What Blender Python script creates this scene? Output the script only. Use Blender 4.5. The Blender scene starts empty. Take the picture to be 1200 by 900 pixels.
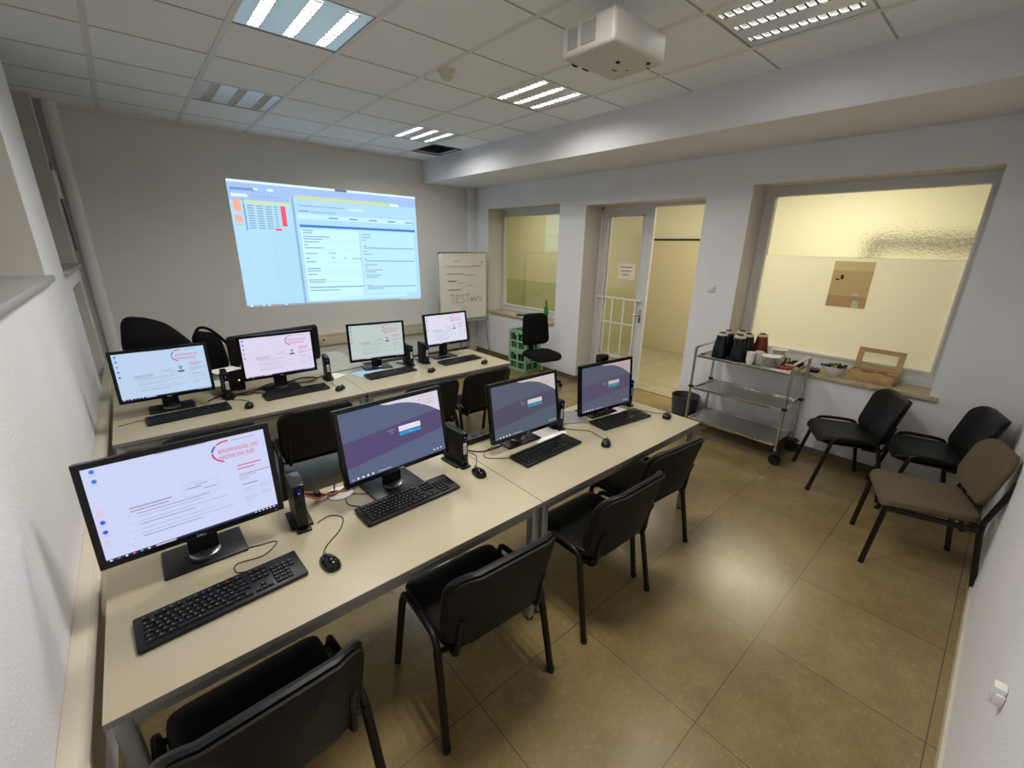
import bpy, bmesh, math, random
from mathutils import Vector, Matrix
random.seed(7)
PI = math.pi
S = bpy.context.scene
COL = S.collection
def R(d): return math.radians(d)

# ------------------------------------------------------------------ camera, world, exposure
def make_camera():
    cam = bpy.data.cameras.new('camera'); o = bpy.data.objects.new('camera', cam); COL.objects.link(o)
    y, p, r = 0.7193, 0.3125, -0.0189
    f = Vector((math.sin(y)*math.cos(p), math.cos(y)*math.cos(p), -math.sin(p)))
    rt = Vector((math.cos(y), -math.sin(y), 0)); dn = f.cross(rt)
    rt2 = rt*math.cos(r) + dn*math.sin(r); dn2 = -rt*math.sin(r) + dn*math.cos(r)
    m = Matrix((rt2, -dn2, -f)).transposed().to_4x4(); m.translation = (0.273, -1.2658, 1.9159)
    o.matrix_world = m
    cam.sensor_fit = 'HORIZONTAL'; cam.sensor_width = 36.0; cam.lens = 502.95/1200*36.0
    cam.clip_start = 0.02; cam.clip_end = 60
    S.camera = o
make_camera()
S.view_settings.view_transform = 'Standard'
S.view_settings.look = 'None'
S.view_settings.gamma = 1.0
S.view_settings.use_curve_mapping = False
S.view_settings.exposure = 0.27
W = bpy.data.worlds.new('world'); S.world = W; W.use_nodes = True
W.node_tree.nodes['Background'].inputs[0].default_value = (0.05, 0.06, 0.08, 1)
W.node_tree.nodes['Background'].inputs[1].default_value = 0.3
TUBE_WATT = 12.3            # each of the three tubes of a lit ceiling luminaire
LAMP_COL = (1.0, 0.965, 0.91)
CORR_WATT = 61.0
CORR_COL = (1.0, 0.93, 0.70)

# main measures of the room (metres)
XL, XR, YN, YS, ZC, ZB, XB = -0.11, 5.045, -1.5215, 5.325, 3.156, 2.8236, 4.082
TW = 0.40                  # thickness of the corridor wall
TOP = 0.72                 # desk height

# ------------------------------------------------------------------ materials
def srgb(c):
    return tuple(((v/255)/12.92 if v/255 <= 0.04045 else (((v/255)+0.055)/1.055)**2.4) for v in c)
MATS = {}
def mat(name, col=(0.5,0.5,0.5), rough=0.5, metal=0.0, emit=None, es=1.0, bump=None, noise=None, spec=0.5, trans=0.0, coat=0.0, alpha=None):
    """col linear; bump=(scale, strength); noise=(scale, amount)"""
    if name in MATS: return MATS[name]
    m = bpy.data.materials.new(name); m.use_nodes = True; nt = m.node_tree
    b = nt.nodes['Principled BSDF']
    b.inputs['Base Color'].default_value = (*col, 1); b.inputs['Roughness'].default_value = rough
    b.inputs['Metallic'].default_value = metal; b.inputs['Specular IOR Level'].default_value = spec
    if trans: b.inputs['Transmission Weight'].default_value = trans
    if coat: b.inputs['Coat Weight'].default_value = coat
    if emit: 
        b.inputs['Emission Color'].default_value = (*emit, 1); b.inputs['Emission Strength'].default_value = es
    tc = None
    if bump or noise: tc = nt.nodes.new('ShaderNodeTexCoord')
    if bump:
        n = nt.nodes.new('ShaderNodeTexNoise'); n.inputs['Scale'].default_value = bump[0]; n.inputs['Detail'].default_value = 3
        bp = nt.nodes.new('ShaderNodeBump'); bp.inputs['Strength'].default_value = bump[1]; bp.inputs['Distance'].default_value = 0.01
        nt.links.new(tc.outputs['Object'], n.inputs['Vector']); nt.links.new(n.outputs['Fac'], bp.inputs['Height'])
        nt.links.new(bp.outputs['Normal'], b.inputs['Normal'])
    if noise:
        n = nt.nodes.new('ShaderNodeTexNoise'); n.inputs['Scale'].default_value = noise[0]; n.inputs['Detail'].default_value = 5
        r = nt.nodes.new('ShaderNodeMapRange'); r.inputs['From Min'].default_value = 0.3; r.inputs['From Max'].default_value = 0.7
        r.inputs['To Min'].default_value = 1-noise[1]; r.inputs['To Max'].default_value = 1+noise[1]*0.5
        mx = nt.nodes.new('ShaderNodeMix'); mx.data_type = 'RGBA'; mx.blend_type = 'MULTIPLY'; mx.inputs[0].default_value = 1
        mx.inputs[6].default_value = (*col, 1)
        nt.links.new(tc.outputs['Object'], n.inputs['Vector']); nt.links.new(n.outputs['Fac'], r.inputs['Value'])
        nt.links.new(r.outputs[0], mx.inputs[7]); nt.links.new(mx.outputs[2], b.inputs['Base Color'])
    MATS[name] = m
    return m
def glow(name, rgb, k=1.0):
    """a lit pixel colour: sRGB 0-255 as seen"""
    if name in MATS: return MATS[name]
    m = bpy.data.materials.new(name); m.use_nodes = True; nt = m.node_tree
    b = nt.nodes['Principled BSDF']; c = srgb(rgb)
    b.inputs['Base Color'].default_value = (0.01, 0.01, 0.01, 1); b.inputs['Roughness'].default_value = 0.35
    b.inputs['Specular IOR Level'].default_value = 0.1
    b.inputs['Emission Color'].default_value = (*c, 1); b.inputs['Emission Strength'].default_value = k*0.83
    MATS[name] = m
    return m
def floor_material(name, base, ox, oy, pitch, gap=0.004, line=(0.10,0.075,0.045), rough=0.33):
    m = bpy.data.materials.new(name); m.use_nodes = True; nt = m.node_tree; L = nt.links
    b = nt.nodes['Principled BSDF']; b.inputs['Roughness'].default_value = rough; b.inputs['Specular IOR Level'].default_value = 0.75
    tc = nt.nodes.new('ShaderNodeTexCoord'); mp = nt.nodes.new('ShaderNodeMapping')
    mp.inputs['Location'].default_value = (-ox/pitch, -oy/pitch, 0); mp.inputs['Scale'].default_value = (1/pitch, 1/pitch, 1)
    L.new(tc.outputs['Object'], mp.inputs['Vector'])
    br = nt.nodes.new('ShaderNodeTexBrick'); br.offset = 0; br.squash = 1
    br.inputs['Scale'].default_value = 1; br.inputs['Brick Width'].default_value = 1; br.inputs['Row Height'].default_value = 1
    br.inputs['Mortar Size'].default_value = gap/pitch; br.inputs['Mortar Smooth'].default_value = 0.3
    br.inputs['Color1'].default_value = (0.86,0.86,0.86,1); br.inputs['Color2'].default_value = (1.08,1.08,1.08,1); br.inputs['Bias'].default_value = 0
    L.new(mp.outputs[0], br.inputs['Vector'])
    n1 = nt.nodes.new('ShaderNodeTexNoise'); n1.inputs['Scale'].default_value = 5; n1.inputs['Detail'].default_value = 8; n1.inputs['Roughness'].default_value = 0.7
    n2 = nt.nodes.new('ShaderNodeTexNoise'); n2.inputs['Scale'].default_value = 60; n2.inputs['Detail'].default_value = 4; n2.inputs['Distortion'].default_value = 1.2
    L.new(tc.outputs['Object'], n1.inputs['Vector']); L.new(tc.outputs['Object'], n2.inputs['Vector'])
    r1 = nt.nodes.new('ShaderNodeValToRGB'); r1.color_ramp.elements[0].position = 0.3; r1.color_ramp.elements[1].position = 0.72
    r1.color_ramp.elements[0].color = (base[0]*0.80, base[1]*0.80, base[2]*0.76, 1); r1.color_ramp.elements[1].color = (base[0]*1.12, base[1]*1.12, base[2]*1.12, 1)
    L.new(n1.outputs['Fac'], r1.inputs['Fac'])
    r2 = nt.nodes.new('ShaderNodeValToRGB'); r2.color_ramp.elements[0].position = 0.55; r2.color_ramp.elements[1].position = 0.70
    r2.color_ramp.elements[0].color = (1,1,1,1); r2.color_ramp.elements[1].color = (1.32,1.30,1.25,1)
    L.new(n2.outputs['Fac'], r2.inputs['Fac'])
    a = nt.nodes.new('ShaderNodeMix'); a.data_type = 'RGBA'; a.blend_type = 'MULTIPLY'; a.inputs[0].default_value = 1
    L.new(r1.outputs[0], a.inputs[6]); L.new(r2.outputs[0], a.inputs[7])
    c = nt.nodes.new('ShaderNodeMix'); c.data_type = 'RGBA'; c.blend_type = 'MULTIPLY'; c.inputs[0].default_value = 0.45
    L.new(a.outputs[2], c.inputs[6]); L.new(br.outputs['Color'], c.inputs[7])
    d = nt.nodes.new('ShaderNodeMix'); d.data_type = 'RGBA'; d.inputs[7].default_value = (*line, 1)
    L.new(br.outputs['Fac'], d.inputs[0]); L.new(c.outputs[2], d.inputs[6]); L.new(d.outputs[2], b.inputs['Base Color'])
    # dark scuffs
    n3 = nt.nodes.new('ShaderNodeTexNoise'); n3.inputs['Scale'].default_value = 2.2; n3.inputs['Detail'].default_value = 3
    L.new(tc.outputs['Object'], n3.inputs['Vector'])
    mr = nt.nodes.new('ShaderNodeMapRange'); mr.inputs['To Min'].default_value = rough-0.06; mr.inputs['To Max'].default_value = rough+0.12
    L.new(n3.outputs['Fac'], mr.inputs['Value']); L.new(mr.outputs[0], b.inputs['Roughness'])
    bp = nt.nodes.new('ShaderNodeBump'); bp.inputs['Strength'].default_value = 0.12; bp.inputs['Distance'].default_value = 0.01
    L.new(n1.outputs['Fac'], bp.inputs['Height']); L.new(bp.outputs[0], b.inputs['Normal'])
    return m
def clear_glass(name, gl=0.1, tint=(0.92,0.96,0.93), rough=0.02):
    m = bpy.data.materials.new(name); m.use_nodes = True; nt = m.node_tree; L = nt.links
    for n in list(nt.nodes):
        if n.type != 'OUTPUT_MATERIAL': nt.nodes.remove(n)
    out = [n for n in nt.nodes if n.type == 'OUTPUT_MATERIAL'][0]
    t = nt.nodes.new('ShaderNodeBsdfTransparent'); t.inputs[0].default_value = (*tint, 1)
    g = nt.nodes.new('ShaderNodeBsdfGlossy'); g.inputs['Roughness'].default_value = rough
    mx = nt.nodes.new('ShaderNodeMixShader'); mx.inputs[0].default_value = gl
    L.new(t.outputs[0], mx.inputs[1]); L.new(g.outputs[0], mx.inputs[2]); L.new(mx.outputs[0], out.inputs[0])
    return m
def pattern_glass(name, scale=55, strength=0.5, rough=0.08):
    m = mat(name, (0.95,0.97,0.94), rough, trans=1.0, bump=(scale, strength)); m.node_tree.nodes['Principled BSDF'].inputs['IOR'].default_value = 1.25
    return m
def film(name, col):
    m = bpy.data.materials.new(name); m.use_nodes = True; nt = m.node_tree; L = nt.links
    for n in list(nt.nodes):
        if n.type != 'OUTPUT_MATERIAL': nt.nodes.remove(n)
    out = [n for n in nt.nodes if n.type == 'OUTPUT_MATERIAL'][0]
    t = nt.nodes.new('ShaderNodeBsdfTranslucent'); t.inputs[0].default_value = (*col, 1)
    g = nt.nodes.new('ShaderNodeBsdfDiffuse'); g.inputs[0].default_value = (*col, 1)
    mx = nt.nodes.new('ShaderNodeMixShader'); mx.inputs[0].default_value = 0.3
    L.new(t.outputs[0], mx.inputs[1]); L.new(g.outputs[0], mx.inputs[2]); L.new(mx.outputs[0], out.inputs[0])
    return m
WALL = mat('white_woodchip_paint', (0.79,0.78,0.80), 0.75, bump=(90, 0.25), noise=(1.5,0.04))
WALLF = mat('smooth_wall_paint', (0.75,0.745,0.73), 0.7, bump=(60, 0.08), noise=(1.2,0.04))
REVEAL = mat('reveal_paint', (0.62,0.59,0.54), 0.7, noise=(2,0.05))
TILE = mat('ceiling_panel', (0.88,0.89,0.91), 0.85, bump=(220, 0.15), noise=(120,0.05))
TBAR = mat('ceiling_bar_white', (0.72,0.72,0.71), 0.5); TBAR2 = mat('ceiling_joint_grey', (0.42,0.41,0.39), 0.6)
BEIGE = mat('beige_duct', (0.60,0.55,0.43), 0.5); SKIRT = mat('brown_skirting', (0.13,0.095,0.06), 0.5)
FRAMEW = mat('white_lacquer', (0.66,0.66,0.65), 0.4); STONE = mat('stone_sill', (0.50,0.42,0.27), 0.3, noise=(25,0.25))
GREYSILL = mat('grey_sill', (0.36,0.35,0.34), 0.4)
DESK = mat('desk_laminate', (0.39,0.345,0.235), 0.32, noise=(3,0.02)); DESKEDGE = mat('desk_edge', (0.20,0.19,0.17), 0.5)
STEEL = mat('painted_steel_grey', (0.30,0.30,0.29), 0.4, 0.5)
BLACKP = mat('black_plastic', (0.007,0.007,0.008), 0.38, spec=0.3); BLACKM = mat('black_matt_plastic', (0.006,0.006,0.006), 0.5, spec=0.25)
BLACKG = mat('black_gloss', (0.005,0.005,0.006), 0.14, spec=0.35)
LEATHER = mat('black_leatherette', (0.006,0.006,0.006), 0.40, bump=(260,0.15), spec=0.28); TUBEB = mat('black_steel_tube', (0.007,0.005,0.004), 0.4, spec=0.3)
BACKSHELL = mat('black_back_shell', (0.010,0.0095,0.008), 0.55, bump=(300,0.2), spec=0.2)
BROWNF = mat('brown_upholstery', (0.105,0.078,0.042), 0.9, bump=(400,0.3), noise=(60,0.15))
BLACKF = mat('black_fabric', (0.005,0.006,0.006), 0.95, bump=(350,0.3), spec=0.1)
INOX = mat('stainless_steel', (0.62,0.61,0.58), 0.24, 1.0); INOXS = mat('stainless_shelf', (0.50,0.49,0.46), 0.30, 1.0, bump=(6,0.05))
WHITEP = mat('white_plastic', (0.74,0.73,0.70), 0.4); PAPER = mat('white_paper', (0.78,0.77,0.73), 0.8)
CHINA = mat('white_china', (0.80,0.78,0.73), 0.25, coat=0.3)
GREENC = mat('green_crate_plastic', (0.27,0.47,0.29), 0.45); GREENB = mat('green_bottle_glass', (0.008,0.10,0.02), 0.1, coat=0.4)
WOOD = mat('light_wood', (0.52,0.33,0.13), 0.5, noise=(14,0.2)); CREAM = mat('cream_lid', (0.62,0.56,0.44), 0.35)
RED = mat('red_tray', (0.55,0.035,0.02), 0.35)
KEYM = mat('key_black', (0.007,0.007,0.008), 0.45, spec=0.3); KEYL = mat('key_legend', (0.16,0.16,0.16), 0.6)
CABLE = mat('black_cable', (0.015,0.013,0.012), 0.5); LABELM = mat('label_white', (0.6,0.6,0.6), 0.5)

# ------------------------------------------------------------------ mesh builder
class MB:
    def __init__(s): s.v = []; s.f = []; s.m = []; s.mats = []; s.sm = []
    def mi(s, m):
        if m not in s.mats: s.mats.append(m)
        return s.mats.index(m)
    def add(s, vs, fs, m, M=None, smooth=True):
        o = len(s.v); i = s.mi(m)
        for p in vs:
            p = Vector(p); s.v.append(tuple(M @ p) if M is not None else tuple(p))
        for f in fs: s.f.append([o+k for k in f]); s.m.append(i); s.sm.append(smooth)
        return s
    def box(s, x0, x1, y0, y1, z0, z1, m, bev=0.0, seg=2, M=None):
        if x0 > x1: x0, x1 = x1, x0
        if y0 > y1: y0, y1 = y1, y0
        if z0 > z1: z0, z1 = z1, z0
        vs = [(x,y,z) for x in (x0,x1) for y in (y0,y1) for z in (z0,z1)]
        fs = [(0,1,3,2),(4,6,7,5),(0,4,5,1),(2,3,7,6),(0,2,6,4),(1,5,7,3)]
        if bev <= 0: return s.add(vs, fs, m, M, False)
        bm = bmesh.new(); bv = [bm.verts.new(v) for v in vs]
        for f in fs: bm.faces.new([bv[i] for i in f])
        bev = min(bev, 0.49*min(x1-x0, y1-y0, z1-z0))
        bmesh.ops.bevel(bm, geom=list(bm.edges), offset=bev, segments=seg, profile=0.5, affect='EDGES')
        return s.addbm(bm, m, M)
    def addbm(s, bm, m, M=None):
        bm.verts.index_update(); vs = [v.co.copy() for v in bm.verts]; fs = [[v.index for v in f.verts] for f in bm.faces]; bm.free()
        return s.add(vs, fs, m, M)
    def lathe(s, prof, m, n=24, M=None, c=(0,0,0)):
        vs = []; fs = []
        for r, z in prof:
            for k in range(n):
                a = 2*PI*k/n; vs.append((c[0]+r*math.cos(a), c[1]+r*math.sin(a), c[2]+z))
        for i in range(len(prof)-1):
            for k in range(n):
                k2 = (k+1) % n; fs.append((i*n+k, i*n+k2, (i+1)*n+k2, (i+1)*n+k))
        if prof[0][0] > 1e-5: fs.append(tuple(range(n))[::-1])
        if prof[-1][0] > 1e-5: fs.append(tuple((len(prof)-1)*n+k for k in range(n)))
        return s.add(vs, fs, m, M)
    def cyl(s, p0, p1, r, m, n=16, r1=None, M=None):
        p0 = Vector(p0); p1 = Vector(p1); d = p1-p0; q = d.to_track_quat('Z','Y').to_matrix().to_4x4(); q.translation = p0
        if M is not None: q = M @ q
        return s.lathe([(r,0),(r if r1 is None else r1, d.length)], m, n, q)
    def tube(s, pts, r, m, n=8, closed=False, sx=1.0, M=None, smooth_pts=0):
        pts = [Vector(p) for p in pts]
        if smooth_pts: pts = catmull(pts, smooth_pts, closed)
        N = len(pts); vs = []; fs = []
        up = None
        for i in range(N):
            a = pts[(i-1) % N] if (closed or i > 0) else pts[i]; b = pts[(i+1) % N] if (closed or i < N-1) else pts[i]
            t = (b-a).normalized()
            if up is None:
                up = Vector((1,0,0)) if abs(t.x) < 0.8 else Vector((0,1,0))
            up = (up - t*up.dot(t)).normalized(); sd = t.cross(up)
            for k in range(n):
                g = 2*PI*k/n; vs.append(pts[i] + up*math.cos(g)*r*sx + sd*math.sin(g)*r)
        for i in range(N-1 + (1 if closed else 0)):
            j = (i+1) % N
            for k in range(n):
                k2 = (k+1) % n; fs.append((i*n+k, i*n+k2, j*n+k2, j*n+k))
        if not closed: fs.append(tuple(range(n))[::-1]); fs.append(tuple((N-1)*n+k for k in range(n)))
        return s.add(vs, fs, m, M)
    def quad(s, a, b, c, d, m): return s.add([a,b,c,d], [(0,1,2,3)], m, None, False)
    def pad(s, w, d, t, m, cr=0.06, edge=0.018, crown=0.006, fn=None, M=None, n=7, under=None):
        """rounded cushion in xy, thickness t (z from 0 to t); fn deforms (x,y,z)->point"""
        out = []
        def rr(wi, di, c):
            pts = []; c = min(c, wi/2-0.001, di/2-0.001)
            for (sx, sy, a0) in ((1,1,0),(-1,1,90),(-1,-1,180),(1,-1,270)):
                for k in range(n):
                    a = R(a0 + 90*k/(n-1)); pts.append((sx*(wi/2-c)+c*math.cos(a), sy*(di/2-c)+c*math.sin(a)))
            return pts
        rings = []
        for q, z in ((0.75, 0), (1.0, 0), ): pass
        prof = [(-edge, 0.0), (-edge*0.3, edge*0.3*t/0.04), (0, min(t*0.5, edge)), (-edge*0.3, t-edge*0.3*t/0.04), (-edge, t)]
        for off, z in prof: rings.append([(x, y, z) for x, y in rr(w+2*off, d+2*off, cr+off)])
        for q in (0.8, 0.55, 0.3, 0.1): rings.append([(x, y, t+crown*(1-q*q)) for x, y in rr((w-2*edge)*q, (d-2*edge)*q, max((cr-edge)*q, 0.001))])
        bot = []
        for q in (0.1, 0.5, 0.8): bot.append([(x, y, 0) for x, y in rr((w-2*edge)*q, (d-2*edge)*q, max((cr-edge)*q, 0.001))])
        rings = bot + rings; K = len(rings[0]); vs = []; fs = []
        for r_ in rings: vs += [fn(*p) if fn else p for p in r_]
        for i in range(len(rings)-1):
            for k in range(K):
                k2 = (k+1) % K; fs.append((i*K+k, i*K+k2, (i+1)*K+k2, (i+1)*K+k))
        fs.append(tuple(range(K))[::-1]); fs.append(tuple((len(rings)-1)*K+k for k in range(K)))
        return s.add(vs, fs, m, M)
    def text(s, txt, m, M, size=1.0, font_ex=0.0):
        cu = bpy.data.curves.new('t', 'FONT'); cu.body = txt; cu.size = size; cu.align_x = 'LEFT'; cu.extrude = font_ex; cu.offset = 0
        o = bpy.data.objects.new('t', cu); COL.objects.link(o)
        dg = bpy.context.evaluated_depsgraph_get(); me = bpy.data.meshes.new_from_object(o.evaluated_get(dg))
        s.add([v.co.copy() for v in me.vertices], [list(p.vertices) for p in me.polygons], m, M, False)
        w = max([v.co.x for v in me.vertices] or [0])
        bpy.data.objects.remove(o); bpy.data.curves.remove(cu); bpy.data.meshes.remove(me)
        return w
    def build(s, name, parent=None, M=None, loc=None, rz=0):
        me = bpy.data.meshes.new(name); me.from_pydata(s.v, [], s.f)
        for mm in s.mats: me.materials.append(mm)
        me.polygons.foreach_set('material_index', s.m); me.polygons.foreach_set('use_smooth', s.sm)
        bm = bmesh.new(); bm.from_mesh(me); bmesh.ops.recalc_face_normals(bm, faces=bm.faces) if getattr(s, 'recalc', True) else None
        bm.to_mesh(me); bm.free(); me.update()
        me.set_sharp_from_angle(angle=R(38))
        o = bpy.data.objects.new(name, me); COL.objects.link(o)
        if parent: o.parent = parent
        if loc: o.location = loc
        if rz: o.rotation_euler.z = rz
        return o
def catmull(P, k, closed=False):
    out = []; N = len(P)
    for i in range(N if closed else N-1):
        g = lambda j: P[j % N] if closed else P[max(0, min(N-1, j))]
        a, b, c, d = g(i-1), g(i), g(i+1), g(i+2)
        for q in range(k):
            t = q/k; out.append(0.5*((2*b)+(c-a)*t+(2*a-5*b+4*c-d)*t*t+(3*b-a-3*c+d)*t**3))
    if not closed: out.append(P[-1])
    return out
def tag(o, label=None, cat=None, group=None, kind=None):
    if label: o['label'] = label
    if cat: o['category'] = cat
    if group: o['group'] = group
    if kind: o['kind'] = kind
    return o
def thing(name, label, cat, loc=(0,0,0), rz=0, group=None):
    o = bpy.data.objects.new(name, None); COL.objects.link(o); o.empty_display_size = 0.1
    o.location = loc; o.rotation_euler.z = rz
    return tag(o, label, cat, group)
def copy_tree(o, parent=None):
    c = o.copy(); COL.objects.link(c)
    if parent: c.parent = parent
    for ch in list(o.children): copy_tree(ch, c)
    return c
def struct(o): o['kind'] = 'structure'; return o

# wall with holes: cells in (u, z); face side planes at t0 and t1
def wall(name, axis, t0, t1, u0, u1, z0, z1, holes, m, reveal=None, parent=None, finish=True, mb=None):
    b = mb or MB(); reveal = reveal or m
    us = sorted({u0, u1, *[h[0] for h in holes], *[h[1] for h in holes]}); zs = sorted({z0, z1, *[h[2] for h in holes], *[h[3] for h in holes]})
    us = [u for u in us if u0 <= u <= u1]; zs = [z for z in zs if z0 <= z <= z1]
    def P(t, u, z): return (t,u,z) if axis == 'x' else ((u,t,z) if axis == 'y' else (u,z,t))
    def solid(i, j):
        if i < 0 or j < 0 or i >= len(us)-1 or j >= len(zs)-1: return False
        cu = (us[i]+us[i+1])/2; cz = (zs[j]+zs[j+1])/2
        return not any(h[0] < cu < h[1] and h[2] < cz < h[3] for h in holes)
    for i in range(len(us)-1):
        for j in range(len(zs)-1):
            if not solid(i, j): continue
            a, c, e, g = us[i], us[i+1], zs[j], zs[j+1]
            for t in (t0, t1): b.quad(P(t,a,e), P(t,c,e), P(t,c,g), P(t,a,g), m)
            for di, dj, q in ((-1,0,((a,e),(a,g))), (1,0,((c,e),(c,g))), (0,-1,((a,e),(c,e))), (0,1,((a,g),(c,g)))):
                if not solid(i+di, j+dj):
                    (p, q1), (r_, s_) = q
                    b.quad(P(t0,p,q1), P(t0,r_,s_), P(t1,r_,s_), P(t1,p,q1), reveal)
    if mb: return b
    o = b.build(name, parent)
    return struct(o) if finish and not parent else o

# ------------------------------------------------------------------ STRUCTURE
FLOOR = floor_material('lino_tiles', (0.24,0.175,0.075), 1.08, -0.82, 0.655, gap=0.0022, line=(0.07,0.05,0.03), rough=0.21)
FLOORC = floor_material('corridor_lino', (0.36,0.32,0.22), 5.9, 0.2, 2.4, gap=0.003, rough=0.35)
b = MB(); b.box(-0.7, 5.465, YN-0.2, YS+0.2, -0.1, 0, FLOOR); struct(b.build('floor'))
b = MB(); b.box(5.465, 9.0, -4.5, 9.5, -0.1, -0.001, FLOORC); struct(b.build('floor_corridor'))
b = MB(); b.box(5.45, 5.48, 1.13, 2.74, -0.02, 0.003, SKIRT); struct(b.build('trim_1'))
# left wall: front layer with the low niche, back layer behind it
b = MB(); W1 = (0.15, 2.60, 1.69, ZC+0.3); W2 = (3.62, 5.05, 1.66, ZC+0.3)
wall('', 'x', XL, -0.36, YN-0.2, YS+0.2, 0, ZC+0.3, [W1, W2, (4.00, 4.95, 0.50, 1.50)], WALL, REVEAL, mb=b)
wall('', 'x', -0.3605, -0.62, YN-0.2, YS+0.2, 0, ZC+0.3, [W1, W2], WALL, REVEAL, mb=b)
struct(b.build('wall_left'))
for i, w in enumerate((W1, W2)):
    b = MB(); b.box(-0.62, XL+0.035, w[0]-0.02, w[1]+0.04, w[2]-0.035, w[2]+0.003, GREYSILL, 0.006); s_ = struct(b.build('window_sill_%s' % 'ab'[i])); s_.name = 'trim_%d' % (2+i)
    b = MB(); wall('', 'x', -0.60, -0.54, w[0], w[1], w[2], 3.15, [(w[0]+0.08, (w[0]+w[1])/2-0.04, w[2]+0.08, 3.07), ((w[0]+w[1])/2+0.04, w[1]-0.08, w[2]+0.08, 3.07)], FRAMEW, mb=b)
    f = struct(b.build('window_%d' % (1+i)))
    g = MB(); g.box(-0.575, -0.57, w[0]+0.05, w[1]-0.05, w[2]+0.05, 3.1, clear_glass('outer_glass_%d' % i, 0.15, (0.5,0.5,0.55))); g.build('window_pane', f)
wall('wall_far', 'y', YS, YS+0.2, -0.62, XR+TW, 0, ZC+0.3, [], WALLF)
wall('wall_near', 'y', YN-0.2, YN, -0.62, XR+TW, 0, ZC+0.3, [], WALL)
DY0, DY1, DZ = 1.12, 2.75, 2.44
WA = (3.23, 4.87, 0.80, 2.49); WB = (-1.01, 0.655, 0.80, 2.52)
wall('wall_right', 'x', XR, XR+TW, YN-0.2, YS+0.2, 0, ZC+0.3, [WA, WB, (DY0, DY1, 0, DZ)], WALL, REVEAL)
# beam (dropped box) along the right wall
b = MB(); b.box(XB, XR, YN, YS, ZB, ZC+0.02, WALL, 0.012); struct(b.build('ceiling_beam')); bpy.data.objects['ceiling_beam'].name = 'trim_4'
# ceiling: panels, cells around luminaires and one missing panel
GX = [0.355 + 0.648*k for k in range(-2, 7)]; GY = [-0.42 + 0.655*k for k in range(-2, 10)]
LUM = {(1,3): 'lit', (1,6): 'off', (4,6): 'lit', (4,3): 'lit', (4,0): 'lit', (1,0): 'lit'}   # cell index from x=0.355, y=-0.42
def cell(i, j): return (GX[2+i], GX[3+i], GY[2+j], GY[3+j])
HOLE = (GX[2+5]+0.02, XB-0.04, GY[2+7]+0.04, GY[2+7]+0.60)
holes = [cell(*k) for k in LUM] + [HOLE]
b = MB(); wall('', 'z', ZC, ZC+0.02, -0.62, XB+0.02, YN, YS, holes, TILE, TILE, mb=b); struct(b.build('ceiling'))
b = MB(); b.box(-0.7, XR+TW, YN-0.2, YS+0.2, ZC+0.45, ZC+0.6, mat('void_dark', (0.06,0.05,0.045), 0.9)); struct(b.build('ceiling_slab'))
b = MB()
for x in GX[1:]:
    if x < XB-0.02: b.box(x-0.017, x+0.017, YN, YS, ZC-0.004, ZC+0.001, TBAR)
x0 = -0.62
for y in GY:
    if YN < y < YS: b.box(x0, XB, y-0.006, y+0.006, ZC-0.0025, ZC+0.001, TBAR2)
struct(b.build('ceiling_grid')); bpy.data.objects['ceiling_grid'].name = 'trim_5'
# cornice strip at far wall
b = MB(); b.box(XL, XB, YS-0.03, YS, ZC-0.03, ZC, TBAR); struct(b.build('trim_6'))
# skirtings
b = MB(); b.box(XR-0.018, XR, YN, DY0, 0, 0.07, SKIRT); b.box(XR-0.018, XR, DY1, YS, 0, 0.07, SKIRT); struct(b.build('baseboard_right'))
b = MB(); b.box(XL, XR-0.02, YS-0.018, YS, 0, 0.07, SKIRT); struct(b.build('baseboard_far'))
b = MB(); b.box(XL, XR-0.02, YN, YN+0.012, 0, 0.06, BEIGE); struct(b.build('baseboard_near'))
# reveal of door: skirting return
b = MB(); b.box(XR, XR+TW-0.08, DY1-0.015, DY1, 0, 0.07, SKIRT); b.box(XR, XR+TW-0.08, DY0, DY0+0.015, 0, 0.07, SKIRT); struct(b.build('baseboard_door'))
# cable ducts
b = MB(); b.box(XL, XR-0.16, YS-0.06, YS, 0.45, 0.62, BEIGE, 0.004); b.box(XL, XR-0.16, YS-0.066, YS-0.05, 0.59, 0.622, BEIGE, 0.003); struct(b.build('trim_7'))
b = MB(); b.box(XL, XL+0.062, YN, YS-0.07, 0.45, 0.62, BEIGE, 0.004); b.box(XL+0.045, XL+0.070, YN, YS-0.07, 0.595, 0.622, BEIGE, 0.003); struct(b.build('trim_8'))
# pipes: corner pipes
b = MB(); b.cyl((-0.005, YS-0.07, 0), (-0.005, YS-0.07, ZC), 0.055, WALLF, 20); struct(b.build('trim_9'))
b = MB(); b.box(XR-0.155, XR, YS-0.12, YS, 0, ZB, WALLF, 0.01); struct(b.build('trim_10'))

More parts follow.
